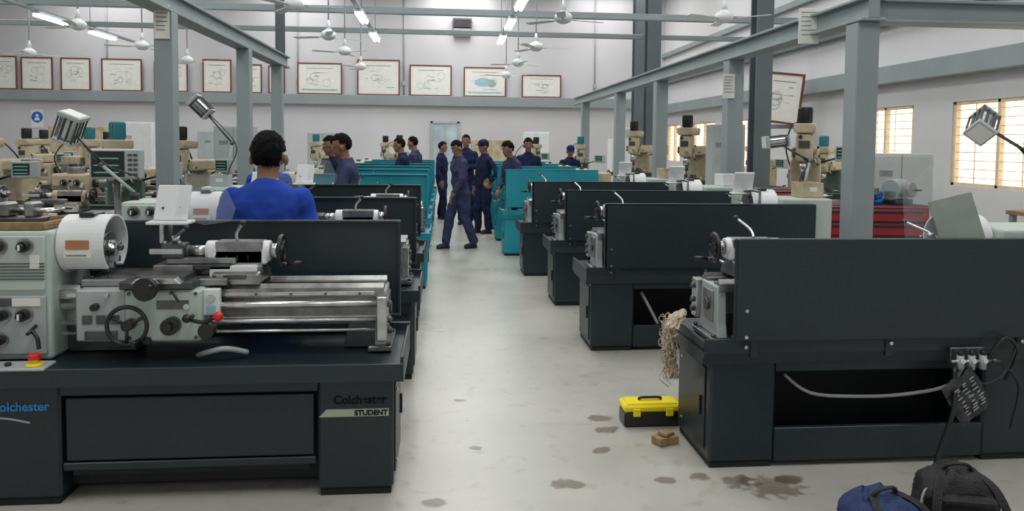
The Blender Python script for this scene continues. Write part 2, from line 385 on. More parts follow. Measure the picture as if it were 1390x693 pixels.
    b.box(-1.43,-.78,.15,.48,.945,.98,STEELM,.006); b.box(-1.42,-1.2,.08,.2,.71,.945,GREY if dk_ else STEELM,.008); b.box(-1.2,-.87,.06,.2,.71,.945,am,.01)
    b.box(-1.38,-1.24,.072,.082,.72,.76,STEELD,.002); b.box(-.87,-.80,.1,.14,.82,.94,WHITE,.003); b.cyl((-.835,.1,.9),(-.835,.09,.9),.018,STEEL,seg=14); b.box(-.855,-.815,.095,.1,.83,.865,INKB,0)
    b.box(-1.16,-.94,.08,.5,.98,1.01,STEELD,.005); b.box(-1.22,-.9,.05,.16,.95,.985,STEELD,.005)
    b.prism([(-1.16,.98),(-1.13,1.005),(-.97,1.005),(-.94,.98)],'y',.02,.5,STEEL,.002)
    for x in (-1.4,-1.32,-.85,-.8): b.cyl((x,.2,.98),(x,.2,.988),.009,STEELD,seg=6)
    for x,z in ((-1.18,.93),(-.89,.93),(-1.18,.73),(-.89,.73)): b.cyl((x,.06,z),(x,.054,z),.008,STEELD,seg=8)
    b.cyl((-.93,.06,.87),(-.93,.052,.87),.014,STEEL,seg=14); b.box(-1.44,-1.425,.17,.25,.935,.965,BLACK,.003); b.box(-.785,-.77,.17,.25,.935,.965,BLACK,.003)
    b.cyl((-1.33,.08,.87),(-1.33,.05,.87),.016,BLACK); b.cyl((-1.28,.08,.92),(-1.28,.06,.92),.01,STEEL)
    for k in range(3): b.box(-1.39+k*.06,-1.35+k*.06,.076,.082,.79,.83,STEELD,0)
    b.cyl((-1.1,.06,.72),(-1.1,.04,.72),.016,BLACK); b.box(-1.06,-.92,.056,.062,.86,.9,STEELD,0); b.tube([(-1.0,.06,.93),(-.98,.03,.94),(-.95,.02,.9)],.006,BLACK)
    car=b.obj('carriage',r)
    b=B()
    x,y,z=-1.17,.01,.797; b.torus((x,y,z),(0,1,0),.085,.010,BLACK); b.cyl((x,.06,z),(x,y-.01,z),.024,BLACK)
    for k in range(3):
        a=2*pi*k/3+.5; b.cyl((x,y,z),(x+.085*math.cos(a),y,z+.085*math.sin(a)),.008,BLACK,seg=8)
    b.cyl((x+.05,y,z-.065),(x+.05,y-.07,z-.065),.01,BLACK); b.obj('handwheel',car)
    b=B(); b.cyl((-1.08,.09,.965),(-1.08,.0,.965),.025,STEEL); b.cyl((-1.08,.02,.965),(-1.08,.0,.965),.045,STEEL,seg=24); b.cyl((-1.08,.0,.965),(-1.08,-.03,.965),.052,BLACK,seg=24,bev=.004); b.cyl((-1.045,-.03,.985),(-1.045,-.08,.985),.009,BLACK); b.obj('cross_slide_dial',car)
    b=B(); b.cyl((-.99,.06,.79),(-.99,.0,.79),.038,BLACK,seg=22,bev=.004); b.cyl((-.99,0,.79),(-.99,-.02,.79),.018,BLACK); b.obj('feed_dial',car)
    b=B(); b.tube([(-.9,.05,.83),(-.9,.02,.82),(-.84,.01,.81),(-.8,.0,.83)],.009,BLACK); b.cyl((-.83,.06,.77),(-.83,.0,.77),.035,BLACK); b.sph((-.775,0,.838),.022,RED); b.cyl((-.8,.0,.83),(-.785,0,.835),.006,STEEL); b.sph((-.91,.0,.83),.02,BLACK); b.obj('feed_lever',car,label='black lever with red ball knob')
    b=B(); b.box(-1.13,-.95,.2,.36,1.005,1.035,STEELM,.004); b.box(-1.08,-.76,.23,.33,1.035,1.065,STEELM,.005); b.box(-1.0,-.78,.22,.24,1.01,1.035,STEELD,.003); b.cyl((-.76,.28,1.05),(-.71,.28,1.05),.016,STEEL); b.cyl((-.71,.28,1.05),(-.695,.28,1.05),.03,BLACK); b.cyl((-.70,.28,1.07),(-.65,.28,1.08),.008,BLACK); b.obj('compound_slide',car)
    b=B(); b.box(-1.10,-1.0,.23,.33,1.065,1.13,STEELD,.004); b.cyl((-1.05,.28,1.13),(-1.05,.28,1.165),.018,STEEL); b.tube([(-1.05,.28,1.16),(-1.02,.24,1.18),(-.97,.18,1.21)],.007,STEEL); b.sph((-.965,.175,1.215),.013,BLACK); b.box(-1.15,-1.0,.215,.232,1.085,1.11,STEEL,.002); b.cyl((-1.085,.24,1.13),(-1.085,.24,1.145),.008,STEEL,seg=6); b.cyl((-1.02,.24,1.13),(-1.02,.24,1.145),.008,STEEL,seg=6); b.obj('tool_post',car)
    if dk_:
        b=B(); b.cyl((-1.13,.44,.985),(-1.13,.44,1.27),.01,STEELD); b.tube([(-1.13,.44,1.25),(-1.1,.38,1.26),(-1.06,.3,1.25)],.009,STEELD); b.box(-1.14,-.98,.27,.285,1.235,1.41,WHITE,.004,rot=(-.35,0,-.1)); b.box(-1.16,-.97,.2,.32,1.225,1.24,WHITE,.004); b.box(-1.12,-1.1,.26,.28,1.13,1.24,STEEL,.003)
        for k in range(2): b.cyl((-1.1+k*.08,.262,1.3),(-1.1+k*.08,.258,1.3),.006,STEELD,seg=8)
        sb=b.obj('shield_bracket',car); b=B(); b.prism([(-1.04,1.26),(-1.0,1.47),(-.83,1.45),(-.76,1.3),(-.78,1.24),(-.9,1.22)],'y',.24,.245,GLASS); b.obj('clear_shield',car)
    b=B(); wm=WHITE if dk_ else CREAM
    b.prism([(.18,.945),(.2,.99),(.25,1.02),(.25,1.14),(.35,1.14),(.35,1.02),(.42,.99),(.44,.945)],'x',-.86,-.64,STEELM,.004)
    b.cyl((-.91,.3,1.09),(-.61,.3,1.09),.05,wm,seg=28,bev=.006); b.box(-.9,-.62,.25,.35,1.03,1.10,wm,.008); b.box(-.88,-.66,.22,.27,.96,1.03,wm,.006); b.box(-.8,-.7,.19,.22,.96,.99,STEELD,.004); b.cyl((-.64,.25,1.0),(-.64,.15,1.0),.007,STEEL,seg=8)
    b.tube([(-.77,.3,1.14),(-.765,.27,1.18),(-.72,.2,1.23)],.008,STEEL); b.sph((-.715,.195,1.235),.014,BLACK)
    for k in range(4): b.box(-.86+k*.05,-.855+k*.05,.249,.2505,1.05,1.075,BLACK,0)
    ts=b.obj('tailstock',r)
    b=B(); b.cyl((-.99,.3,1.09),(-.91,.3,1.09),.026,STEEL); b.cyl((-1.06,.3,1.09),(-.99,.3,1.09),.03,STEELD,bev=.004); b.cyl((-1.1,.3,1.09),(-1.06,.3,1.09),.01,STEELD,r1=.022,seg=12); b.obj('quill',ts)
    b=B(); x=-.56; b.torus((x,.3,1.09),(1,0,0),.07,.011,BLACK); b.cyl((-.61,.3,1.09),(x-.01,.3,1.09),.036,STEEL); b.cyl((x-.02,.3,1.09),(x+.01,.3,1.09),.026,BLACK)
    for k in range(3):
        a=2*pi*k/3+.9; b.cyl((x,.3,1.09),(x,.3+.07*math.cos(a),1.09+.07*math.sin(a)),.01,BLACK,seg=8)
    b.cyl((x,.28,1.03),(x+.09,.28,1.03),.008,STEEL); b.cyl((x+.03,.28,1.03),(x+.1,.28,1.03),.012,BLACK); b.obj('tailstock_handwheel',ts)
    b=B(); g=body
    b.box(-1.68,-.0,.553,.568,.72,gz,g,.003); b.box(-1.68,-.0,.53,.568,gz-.012,gz+.003,g,.003); b.box(-1.68,-.0,.50,.568,.71,.725,g,.002); b.box(-.015,.0,.52,.568,.72,gz,g,.003); b.box(-1.69,-1.675,.44,.568,.72,gz,g,.003)
    for x in (-.1,-.8,-1.5): b.box(x-.02,x+.02,.54,.56,.62,.74,g,.003)
    for x,z in ((-.05,.86),(-.05,.73),(-.8,.69),(-1.5,.69),(-.05,.68)): b.cyl((x,.568,z),(x,.575,z),.009,STEEL,seg=8)
    b.obj('splash_guard',r)
    b=B(); b.box(-L+.0,-1.48,-.075,.03,.628,.64,GREY,.003,rot=(0.05,0,0))
    for k,m in ((0,BLACK),(1,WHITE),(2,GREEN),(3,BLACK)): b.cyl((-1.80+k*.05,-.03,.636),(-1.80+k*.05,-.03,.652),.013,m,seg=12)
    cp=b.obj('control_panel',r)
    b=B(); b.cyl((-1.54,-.03,.636),(-1.54,-.03,.65),.034,YEL,seg=24); b.cyl((-1.54,-.03,.65),(-1.54,-.03,.67),.014,YEL); b.cyl((-1.54,-.03,.665),(-1.54,-.03,.69),.025,RED,seg=20,bev=.005); b.obj('stop_button',cp,label='red mushroom stop button on a yellow ring')
    if dk_:
        text('Colchester',.053,INKBLK,(-.27,-.003,.43),(pi/2,0,0),r,'lettering',.0014)
        b=B(); b.prism([(-.335,.37),(-.3,.405),(-.02,.405),(-.02,.37)],'y',-.003,0,BEIGE); b.obj('badge_stripe',r)
        text('STUDENT',.034,INKBLK,(-.175,-.005,.376),(pi/2,0,0),r,'lettering',.0012)
        text('colchester',.055,BLUET,(-1.73,-.003,.43),(pi/2,0,0),r,'lettering',.0014,'blue lettering')
        b=B(); pts=[(-1.88+.3*u,-.003,.375+.025*math.sin(u*pi)) for u in [k/8 for k in range(9)]]; b.tube(pts,.005,GREY,6); b.obj('badge_swoosh',r)
    return r
dk=build_lathe('dark'); dk.location=(-.23,3.37,0)
dk['label']='dark charcoal lathe with silver bed, red stop button and lettered cabinet'
RXY=[(1.325,3.53),(1.145,5.65),(1.10,7.28),(.97,8.95)]
Ls=[dk]; Rs=[]
Ls.append(dup(dk,(-.21,5.03,0),0,'dark charcoal lathe behind the man in blue',{'tailstock':(.35,0,0)}))
Ls.append(dup(dk,(-.23,6.72,0),0,'dark charcoal lathe with work lamp beside grey post',{'tailstock':(.45,0,0)}))
for i,(x,y) in enumerate(RXY):
    lb='dark charcoal lathe seen from its splash guard side'
    if i==0: lb='dark charcoal lathe with air hose and cotton rag, seen from behind'
    sh={'tailstock':(.48,0,0),'carriage':(-.24,0,0),'splash_guard':(-.09,0,-.045)}
    if i==0: sh['splash_guard']=(-.10,0,-.045)
    Rs.append(dup(dk,(x,y+.5,0),pi,lb,sh,skip=('shield_bracket','clear_shield') if i==0 else ('clear_shield',)))
tl=build_lathe('teal'); tl.location=(-.2,8.2,0)
for y in (9.9,11.35,12.8,14.25,15.7): dup(tl,(-.22,y,0),0)
for y in (10.6,12.25,13.9,15.6): dup(tl,(.86,y+.5,0),pi,None,{'tailstock':(.5,0,0)},scale=(.80,1,1))
ol=build_lathe('old'); ol.location=(-2.75,7.0,0)
for x,y in ((-2.75,9.2),(-2.75,11.2),(-2.75,12.9),(-5.2,6.2),(-5.2,13.2),(-2.75,15.4)): dup(ol,(x,y,0),0)
def work_lamp(par,base,mid,head,direction,rr=.06):
    b=B(); b.cyl(base,(base[0],base[1],base[2]+.05),.03,BLACK); b.cyl((base[0],base[1],base[2]+.05),mid,.011,GREY); b.sph(mid,.02,STEELD); b.cyl(mid,head,.009,STEELD); b.tube([base,(base[0]+.03,base[1],base[2]+.15),(mid[0]+.03,mid[1],mid[2]),head],.005,BLACK)
    a=b.obj('work_lamp',par,label='jointed machine work lamp with silver head')
    d=Vector(direction).normalized(); h=Vector(head)
    b=B(); q=Matrix.Translation(h)@Vector((0,0,1)).rotation_difference(d).to_matrix().to_4x4()
    def bx(x0,x1,y0,y1,z0,z1,m,bv):
        t=bmesh.new(); bmesh.ops.create_cube(t,size=1); bmesh.ops.scale(t,vec=(x1-x0,y1-y0,z1-z0),verts=t.verts); bmesh.ops.translate(t,vec=((x0+x1)/2,(y0+y1)/2,(z0+z1)/2),verts=t.verts)
        if bv: bmesh.ops.bevel(t,geom=t.edges[:],offset=bv,segments=2,affect='EDGES',profile=.5)
        b.fin(t,m,q)
    w=rr
    bx(-w*.8,w*.8,-w*.8,w*.8,-.085,.075,STEEL,.02)
    bx(-w,w,-w,w,-.105,-.085,GREY,.006); bx(-w*1.08,w*1.08,-w*1.08,w*1.08,.07,.10,GREY,.006)
    for i in range(4):
        for k in (-.9,-.3,.3,.9):
            c,s_=[(1,0),(0,1),(-1,0),(0,-1)][i]; x=c*w*.93+(-s_)*k*w; y=s_*w*.93+c*k*w
            bx(x-.004,x+.004,y-.004,y+.004,-.09,.08,STEELD,0)
    bx(-w*.85,w*.85,-w*.85,w*.85,.098,.103,PAPER,0)
    b.obj('lamp_head',a)
work_lamp(Ls[1],(-1.93,.3,1.205),(-2.15,.3,1.45),(-2.30,.2,1.70),(.25,-.1,.6),.07)
work_lamp(Ls[2],(-1.78,.3,1.205),(-1.72,.3,1.6),(-2.0,.32,1.93),(-.5,0,.5),.062)
work_lamp(Rs[0],(-1.93,.3,1.205),(-1.98,.1,1.6),(-1.62,.2,1.75),(.35,.35,-.3),.055)
work_lamp(Rs[1],(-1.8,.3,1.205),(-1.9,.2,1.5),(-1.6,.2,1.66),(.8,0,-.1),.048)
r=Rs[0]; D=.15
b=B(); b.tube([(-.42,.42,.45),(-.55,.45,.36),(-.8,.46,.34),(-1.05,.47,.35),(-1.25,.52,.41),(-1.3,.56,.53)],.009,PIPE); b.obj('coolant_hose',r,label='grey flexible hose')
b=B(); b.box(-1.54+D,-1.36+D,.555,.58,.54,.62,STEELD,.004)
for x in(-1.39,-1.45,-1.51): b.cyl((x+D,.61,.52),(x+D,.61,.59),.017,GREY,seg=16); b.cyl((x+D,.61,.59),(x+D,.61,.612),.013,BLACK,seg=14); b.cyl((x+D,.628,.565),(x+D,.634,.565),.012,PAPER,seg=12)
b.cyl((-1.34+D,.61,.56),(-1.56+D,.61,.56),.008,STEEL); b.cyl((-1.56+D,.61,.56),(-1.6+D,.61,.56),.011,STEELD); b.obj('air_regulator',r,label='silver air regulator with gauges')
b=B(); b.tube([(-1.36+D,.61,.53),(-1.33+D,.66,.35),(-1.27+D,.66,.15),(-1.22+D,.68,.02)],.012,BLACK); b.tube([(-1.55+D,.6,.58),(-1.62+D,.62,.68),(-1.70+D,.6,.6),(-1.66+D,.58,.45)],.009,BLACK); b.tube([(-1.45+D,.6,.52),(-1.5+D,.63,.45),(-1.62+D,.62,.5),(-1.7+D,.6,.64)],.006,BLACK); b.tube([(-1.58+D,.6,.56),(-1.66+D,.62,.5),(-1.72+D,.6,.4),(-1.70+D,.58,.2)],.007,BLACK); b.obj('air_hose',r,label='black rubber hose')
t=bmesh.new(); N_=16; g=[[None]*(N_+1) for _ in range(N_+1)]
def pz(u,v): return .022*noise.noise(Vector((u*4,v*4,1)))+.01*noise.noise(Vector((u*9,v*9,2)))
for i in range(N_+1):
    for j in range(N_+1):
        u=i/N_;v=j/N_; g[i][j]=t.verts.new(((u-.5)*.2*(1+.1*noise.noise(Vector((0,v*3,5)))),pz(u,v),(v-.5)*.23*(1+.1*noise.noise(Vector((u*3,0,7))))))
for i in range(N_):
    for j in range(N_): t.faces.new((g[i][j],g[i+1][j],g[i+1][j+1],g[i][j+1])).smooth=True
o_=B(); o_.fin(t,POUCH); random.seed(5)
for k in range(9):
    for m_ in range(3):
        u=.15+m_*.25+random.uniform(0,.05); v=.15+k*.08; y=pz(u,v)+.006; L_=random.uniform(.008,.018); o_.box((u-.5)*.2-L_,(u-.5)*.2+L_,y-.001,y+.001,(v-.5)*.23-.003,(v-.5)*.23+.003,PGREY,0)
o_.obj('document_pouch',r,(-1.41+D,.64,.39),(.05,.55,.1),label='dark crumpled packet with faded printing hung at an angle')
b=B(); b.box(-.12,.12,-.005,.005,-.13,.13,M('grey_green_panel',(.24,.28,.25),.45),.003,rot=(.2,.22,0)); b.cyl((0,.01,-.12),(.0,.03,-.24),.008,STEELD); b.obj('shield_panel',r,(-1.31,.45,1.245),label='tilted grey-green metal shield panel')
b=B(); b.prism([(-.05,-.2),(-.14,.06),(-.10,.42),(.10,.22),(.06,-.2)],'y',-.002,.002,GLASS); b.obj('clear_shield',r,(-1.14,.40,1.17),label='tall clear plastic shield')
b=B(); b.tube([(-.42,.42,.45),(-.5,.44,.3),(-.55,.46,.2)],.012,PIPE); b.obj('coolant_hose',Rs[1],label='grey flexible hose')
b=B(); b.tube([(-.9,.12,.63),(-.84,.06,.66),(-.76,.06,.675),(-.68,.12,.64)],.013,GREY); b.obj('coolant_hose',Ls[0],label='grey flexible hose')
t=top('tool_tray','wooden tray on top of the lathe headstock','tray',(-1.99,3.68,1.208))
b=B(); b.box(-.18,.18,-.16,.16,0,.012,WOOD,.003)
for a in ((-.18,.18,-.16,-.148),(-.18,.18,.148,.16),(-.18,-.168,-.148,.148),(.168,.18,-.148,.148)): b.box(*a,.012,.035,WOOD,.003)
b.obj('tray_box',t)
t=top('machine_vise','grey steel machine vise standing on the wooden tray','vise',(-2.0,3.70,1.222))
b=B(); b.box(-.1,.1,-.05,.05,0,.03,STEELD,.006); b.box(-.09,-.04,-.05,.05,.03,.1,STEELM,.01); b.box(.03,.07,-.05,.05,.03,.1,STEELM,.008); b.obj('body',t)
b=B(); b.cyl((-.06,0,.06),(.15,0,.06),.012,STEEL); b.cyl((.15,-.07,.06),(.15,.07,.06),.006,STEEL); b.sph((.15,.07,.06),.01,STEEL); b.sph((.15,-.07,.06),.01,STEEL); b.obj('screw_handle',t)
# ------------------------------------------------------------ milling machines
def build_mill(head,col,label,mot=BLACK):
    r=top('milling_machine',label,'milling machine',(0,0,0),0,'knee milling machines')
    b=B(); b.box(-.35,.35,-.45,.45,0,.12,col,.02); b.box(-.2,.2,.1,.42,.12,1.45,col,.03); b.prism([(.05,.12),(.1,.5),(.42,.5),(.42,.12)],'x',-.24,.24,col,.01); b.box(-.17,.17,-.35,.5,1.45,1.62,head,.03)
    b.box(-.23,-.2,.15,.38,.6,1.3,GREY,.005); b.cyl((-.235,.27,1.2),(-.245,.27,1.2),.03,BLACK); b.tube([(-.2,.4,1.3),(-.28,.45,1.6),(-.2,.1,1.9),(-.1,-.2,1.95)],.012,BLACK); b.obj('column',r)
    b=B(); b.box(-.18,.18,-.35,.1,.62,.82,col,.02); b.box(-.22,.22,-.38,.02,.82,.92,head,.015); b.cyl((0,-.2,.12),(0,-.2,.62),.04,STEEL); b.obj('knee',r)
    b=B(); b.box(-.6,.6,-.3,-.04,.92,1.0,STEELD,.008)
    for y in(-.24,-.17,-.1): b.box(-.58,.58,y-.01,y+.01,1.0,1.006,BLACK,0)
    b.obj('work_table',r)
    for x in(-.66,.66):
        b=B(); s_=1 if x>0 else -1; b.cyl((s_*.6,-.17,.96),(x,-.17,.96),.03,STEEL); b.torus((x+.01*s_,-.17,.96),(1,0,0),.08,.011,BLACK); b.box(x,x+.012*s_,-.18,-.16,.88,1.04,BLACK,.003); b.cyl((x,-.17,.89),(x+.08*s_,-.17,.89),.012,BLACK); b.obj('handwheel',r)
    b=B(); b.box(-.11,.11,-.48,-.27,1.42,1.8,head,.04); b.box(-.15,-.11,-.44,-.32,1.48,1.6,STEELD,.01); b.prism([(-.12,1.8),(-.14,1.84),(-.14,1.93),(.14,1.93),(.14,1.84),(.12,1.8)],'y',-.5,-.1,head,.01); b.cyl((0,-.38,1.28),(0,-.38,1.42),.06,STEEL); b.cyl((0,-.38,1.18),(0,-.38,1.28),.035,STEELD); b.cyl((0,-.38,1.12),(0,-.38,1.18),.01,STEELD)
    for k in range(3): a=2*pi*k/3; b.cyl((.11,-.36,1.5),(.17,-.36+.13*math.cos(a),1.5+.13*math.sin(a)),.008,STEEL,seg=8); b.sph((.17,-.36+.13*math.cos(a),1.5+.13*math.sin(a)),.018,BLACK,8)
    b.box(-.07,.07,-.49,-.48,1.6,1.7,STEELD,.002); b.cyl((-.05,-.48,1.75),(-.05,-.5,1.75),.025,BLACK); b.cyl((.05,-.48,1.5),(.05,-.53,1.5),.03,STEEL); b.obj('milling_head',r)
    b=B(); b.cyl((0,-.36,1.93),(0,-.36,2.15),.085,mot,seg=24,bev=.01)
    for k in range(12): a=2*pi*k/12; b.box(.088*math.cos(a)-.004,.088*math.cos(a)+.004,-.36+.088*math.sin(a)-.004,-.36+.088*math.sin(a)+.004,1.95,2.13,mot,0)
    b.obj('motor',r)
    b=B(); b.cyl((.2,.2,1.4),(.5,-.0,1.5),.015,STEELD); b.box(.38,.68,-.06,.02,1.42,1.64,GREY,.01); b.box(.4,.58,-.064,-.06,1.46,1.61,BLACK,0)
    for k in range(3): b.box(.41,.56,-.067,-.064,1.475+k*.045,1.49+k*.045,M('readout_green',(.1,.35,.3),.4,emit=.15),0)
    b.obj('digital_readout',r)
    b=B(); b.box(-.14,.14,-.25,-.1,1.006,1.06,STEELD,.006); b.box(-.14,-.08,-.25,-.1,1.06,1.11,STEELD,.004); b.box(.02,.08,-.25,-.1,1.06,1.11,STEELD,.004); b.cyl((.08,-.17,1.05),(.24,-.17,1.05),.01,STEEL); b.obj('vise',r)
    return r
SC=(.86,.86,.84)
m1=build_mill(CREAM,CREAM,'cream knee milling machine with black motor'); m1.location=(5.0,9.9,0); m1.rotation_euler=(0,0,-.5)
dup(m1,(4.45,12.9,0),-.7)
m2=build_mill(CREAM,GREEN,'green and cream knee milling machine with readout',OLDTEAL); m2.location=(-3.45,8.3,0); m2.rotation_euler=(0,0,.25); m2.scale=SC
dup(m2,(-5.0,8.4,0),.3,scale=SC); dup(m1,(-5.6,10.0,0),-.4,scale=SC); dup(m1,(-3.4,10.4,0),-.2,scale=SC); dup(m2,(-5.6,12.0,0),.8,scale=SC); dup(m2,(-7.4,11.0,0),.2,scale=SC); dup(m1,(-8.6,13.3,0),.3,scale=SC)
dup(m2,(-6.6,8.6,0),.2,scale=SC); dup(m1,(-7.0,13.6,0),-.3,scale=SC); dup(m1,(-9.6,12.2,0),.5,scale=SC); dup(m1,(-8.0,15.6,0),.5,scale=SC)
dup(m1,(-4.6,17.0,0),.6,scale=SC); dup(m2,(-2.9,18.2,0),-.5,scale=SC); dup(m1,(-7.9,18.4,0),.1,scale=SC); dup(m1,(-1.2,18.6,0),.3,scale=SC)
dup(m1,(2.3,19.9,0),.4,scale=SC); dup(m1,(4.4,16.5,0),-.6); dup(m2,(-10.2,15.5,0),.3,scale=SC); dup(m1,(-1.5,20.8,0),-.4,scale=SC)
dup(m2,(6.6,12.2,0),-.8,scale=SC); dup(m1,(6.3,14.3,0),-.9,scale=SC); dup(m2,(3.2,17.3,0),-.2,scale=SC)
def cabinet(x,y,w,d,h,rz,mat,label,name='electrical_cabinet'):
    r=top(name,label,'cabinet',(x,y,0),rz)
    B().box(-w/2,w/2,-d/2,d/2,.05,h,mat,.01).box(-w/2+.02,w/2-.02,-d/2+.02,d/2-.02,0,.05,BLACK,0).obj('body',r)
    n=2 if w>.6 else 1
    for k in range(n):
        a=-w/2+.015+k*(w-.03)/n; c=a+(w-.03)/n-.01
        o=B().box(a,c,-d/2-.015,-d/2,.08,h-.03,mat,.005).obj('door',r)
        B().box(c-.06,c-.04,-d/2-.03,-d/2-.015,h*.5-.06,h*.5+.06,BLACK,.003).obj('handle',o)
    b=B()
    for k in range(4): b.box(-w/4-.08,-w/4+.08,-d/2-.017,-d/2-.014,h*.82+k*.02,h*.82+.008+k*.02,STEELD,0)
    b.obj('vent',r)
    return r
LG=M('light_grey_enamel',(.50,.53,.52),.4,0,.06)
cabinet(5.55,8.7,.78,.35,1.55,-.1,LG,'light grey double-door electrical cabinet beside the window wall')
cabinet(4.35,11.2,.5,.4,1.95,-.1,GREY,'tall grey electrical cabinet beside a column')
cabinet(-6.5,16.4,.6,.5,2.0,.2,WHITE,'tall white electrical cabinet among the machines')
cabinet(-3.9,14.3,.7,.5,1.9,.1,GREY,'grey electrical cabinet among the machines')
cabinet(2.9,23.5,.8,.5,2.0,0,WHITE,'white cabinet near the end wall')
cabinet(-3.6,22.6,.9,.5,1.9,0,GREY,'grey cabinet near the end wall')
cabinet(-6.6,22.6,1.2,.5,1.9,0,GREY,'wide grey cabinet near the end wall')
cabinet(-10.5,22.6,1.6,.6,2.0,0,CREAM,'wide cream machine cabinet near the end wall')
cabinet(5.6,22.9,.9,.6,1.8,0,WHITE,'white cabinet near the window wall')
cabinet(1.5,24.2,1.3,.8,1.75,0,CREAM,'cream machine enclosure beside the doorway')
def toolcab(x,y,rz):
    r=top('tool_cabinet','red metal drawer tool cabinet with black handles','tool cabinet',(x,y,0),rz,'red tool cabinets')
    B().box(-.34,.34,-.22,.22,.1,1.02,REDP,.01).box(-.3,.3,-.225,-.218,.13,1.0,BLACK,0).box(-.33,.33,-.21,.21,1.02,1.03,BLACK,.002).obj('body',r)
    for k in range(6):
        z=.14+k*.145; o=B().box(-.31,.31,-.24,-.22,z,z+.122,REDP,.005).obj('drawer',r)
        B().box(-.26,.26,-.255,-.24,z+.085,z+.107,BLACK,.003).obj('handle',o)
    for sx in(-.28,.28):
        for sy in(-.16,.16): B().cyl((sx-.015,sy,.05),(sx+.015,sy,.05),.05,BLACK,seg=16).box(sx-.02,sx+.02,sy-.02,sy+.02,.05,.1,STEELD,0).obj('caster',r)
    return r
tc=toolcab(3.9,7.45,-.1); dup(tc,(4.63,7.38,0),-.1); dup(tc,(3.75,8.3,0),-.1,scale=(1,1,1.1))
b=top('coolant_bottle','blue and white coolant bottle on the red tool cabinet','bottle',(3.95,7.45,1.03))
B().cyl((0,0,0),(0,0,.13),.04,BLUES,bev=.008).cyl((0,0,.13),(0,0,.17),.035,BLUES,r1=.015).obj('body',b); B().cyl((0,0,.17),(0,0,.195),.018,WHITE).obj('cap',b)
def bvise(x,y,z,rz,m,label):
    r=top('bench_vise',label,'vise',(x,y,z),rz)
    B().cyl((0,0,0),(0,0,.05),.08,m).box(-.06,.06,-.08,.08,.05,.13,m,.012).box(-.07,.07,-.1,-.07,.1,.17,STEELM,.004).box(-.07,.07,-.15,-.12,.1,.17,STEELM,.004).box(-.05,.05,-.2,-.12,.05,.12,m,.01).obj('body',r)
    B().cyl((0,-.28,.09),(0,-.1,.09),.012,STEEL).cyl((-.09,-.27,.09),(.09,-.27,.09),.007,STEEL).obj('screw_handle',r)
bvise(4.5,7.38,1.031,-.9,BLUES,'blue and silver bench vise on the red tool cabinet'); bvise(3.75,7.45,1.031,.6,STEELM,'grey bench vise on the red tool cabinet')
def monitor(x,y,h,rz,label):
    r=top('readout_monitor',label,'monitor',(x,y,0),rz)
    B().cyl((0,0,0),(0,0,.02),.16,STEELD).cyl((0,0,.02),(0,0,h),.025,STEELD).obj('stand',r)
    B().box(-.19,.19,-.05,.05,h-.02,h+.22,GREY,.012).obj('housing',r)
    b=B(); b.box(-.17,.07,-.055,-.05,h+.0,h+.2,BLACK,0)
    for k in range(3): b.box(-.15,.03,-.058,-.055,h+.03+k*.055,h+.04+k*.055,MC['readout_green'],0)
    for i in range(2):
        for k in range(5): b.box(.095+i*.04,.125+i*.04,-.058,-.05,h+.01+k*.038,h+.03+k*.038,STEELD,.002)
    b.obj('screen',r)
monitor(-2.58,6.1,1.33,.1,'grey digital readout monitor on a pole stand')
monitor(-5.0,7.45,1.25,.1,'grey digital readout monitor between old machines')
def bench(x,y,w,rz,label):
    r=top('workbench',label,'workbench',(x,y,0),rz)
    B().box(-w/2,w/2,-.3,.3,.85,.9,WOOD,.005).obj('bench_top',r)
    for sx in(-1,1):
        for sy in(-.25,.25): B().box(sx*(w/2-.06)-.03,sx*(w/2-.06)+.03,sy-.03,sy+.03,0,.85,STRUCT,.004).obj('leg',r)
    B().box(-w/2+.1,w/2-.1,-.25,.25,.3,.33,STRUCT,.004).obj('shelf',r)
bench(6.9,7.6,1.1,-pi/2,'wooden topped workbench under the windows'); bench(-3.6,5.3,1.2,0,'wooden topped workbench beside old machines')
def crate(x,y,z,w,d,h,rz,mat,label):
    r=top('parts_bin',label,'bin',(x,y,z),rz); B().box(-w/2,w/2,-d/2,d/2,0,.008,mat,.002).box(-w/2,w/2,-d/2,-d/2+.008,.008,h,mat,.002).box(-w/2,w/2,d/2-.008,d/2,.008,h,mat,.002).box(-w/2,-w/2+.008,-d/2+.008,d/2-.008,.008,h,mat,.002).box(w/2-.008,w/2,-d/2+.008,d/2-.008,.008,h,mat,.002).obj('shell',r)
    b=B(); b.box(-.03,.03,-d/2-.003,-d/2,h*.4,h*.7,PAPER,0); b.obj('tag',r)
def spare_chuck(x,y,z,label='spare steel lathe chuck standing on a machine'):
    r=top('spare_chuck',label,'lathe chuck',(x,y,z)); B().cyl((0,0,0),(0,0,.08),.1,STEELM,seg=28,bev=.005).cyl((0,0,.08),(0,0,.09),.03,BLACK).obj('body',r)
    for k in range(3): a=2*pi*k/3; B().box(.06*math.cos(a)-.02,.06*math.cos(a)+.02,.06*math.sin(a)-.012,.06*math.sin(a)+.012,.08,.115,STEELD,.002).obj('jaw',r)
def gearbox(x,y,z,rz,mat,label):
    r=top('dividing_head',label,'dividing head',(x,y,z),rz); B().box(-.14,.14,-.1,.1,0,.05,STEELD,.006).cyl((-.1,0,.15),(.1,0,.15),.11,mat,seg=24,bev=.01).box(-.1,.1,-.08,.08,.05,.14,mat,.01).cyl((.1,0,.15),(.17,0,.15),.06,STEEL,seg=20).obj('body',r)
    B().cyl((0,-.09,.15),(0,-.17,.15),.015,STEEL).cyl((0,-.17,.15),(0,-.18,.15),.08,STEELM,seg=24).cyl((.06,-.18,.15),(.06,-.24,.15),.01,BLACK).obj('index_plate',r)
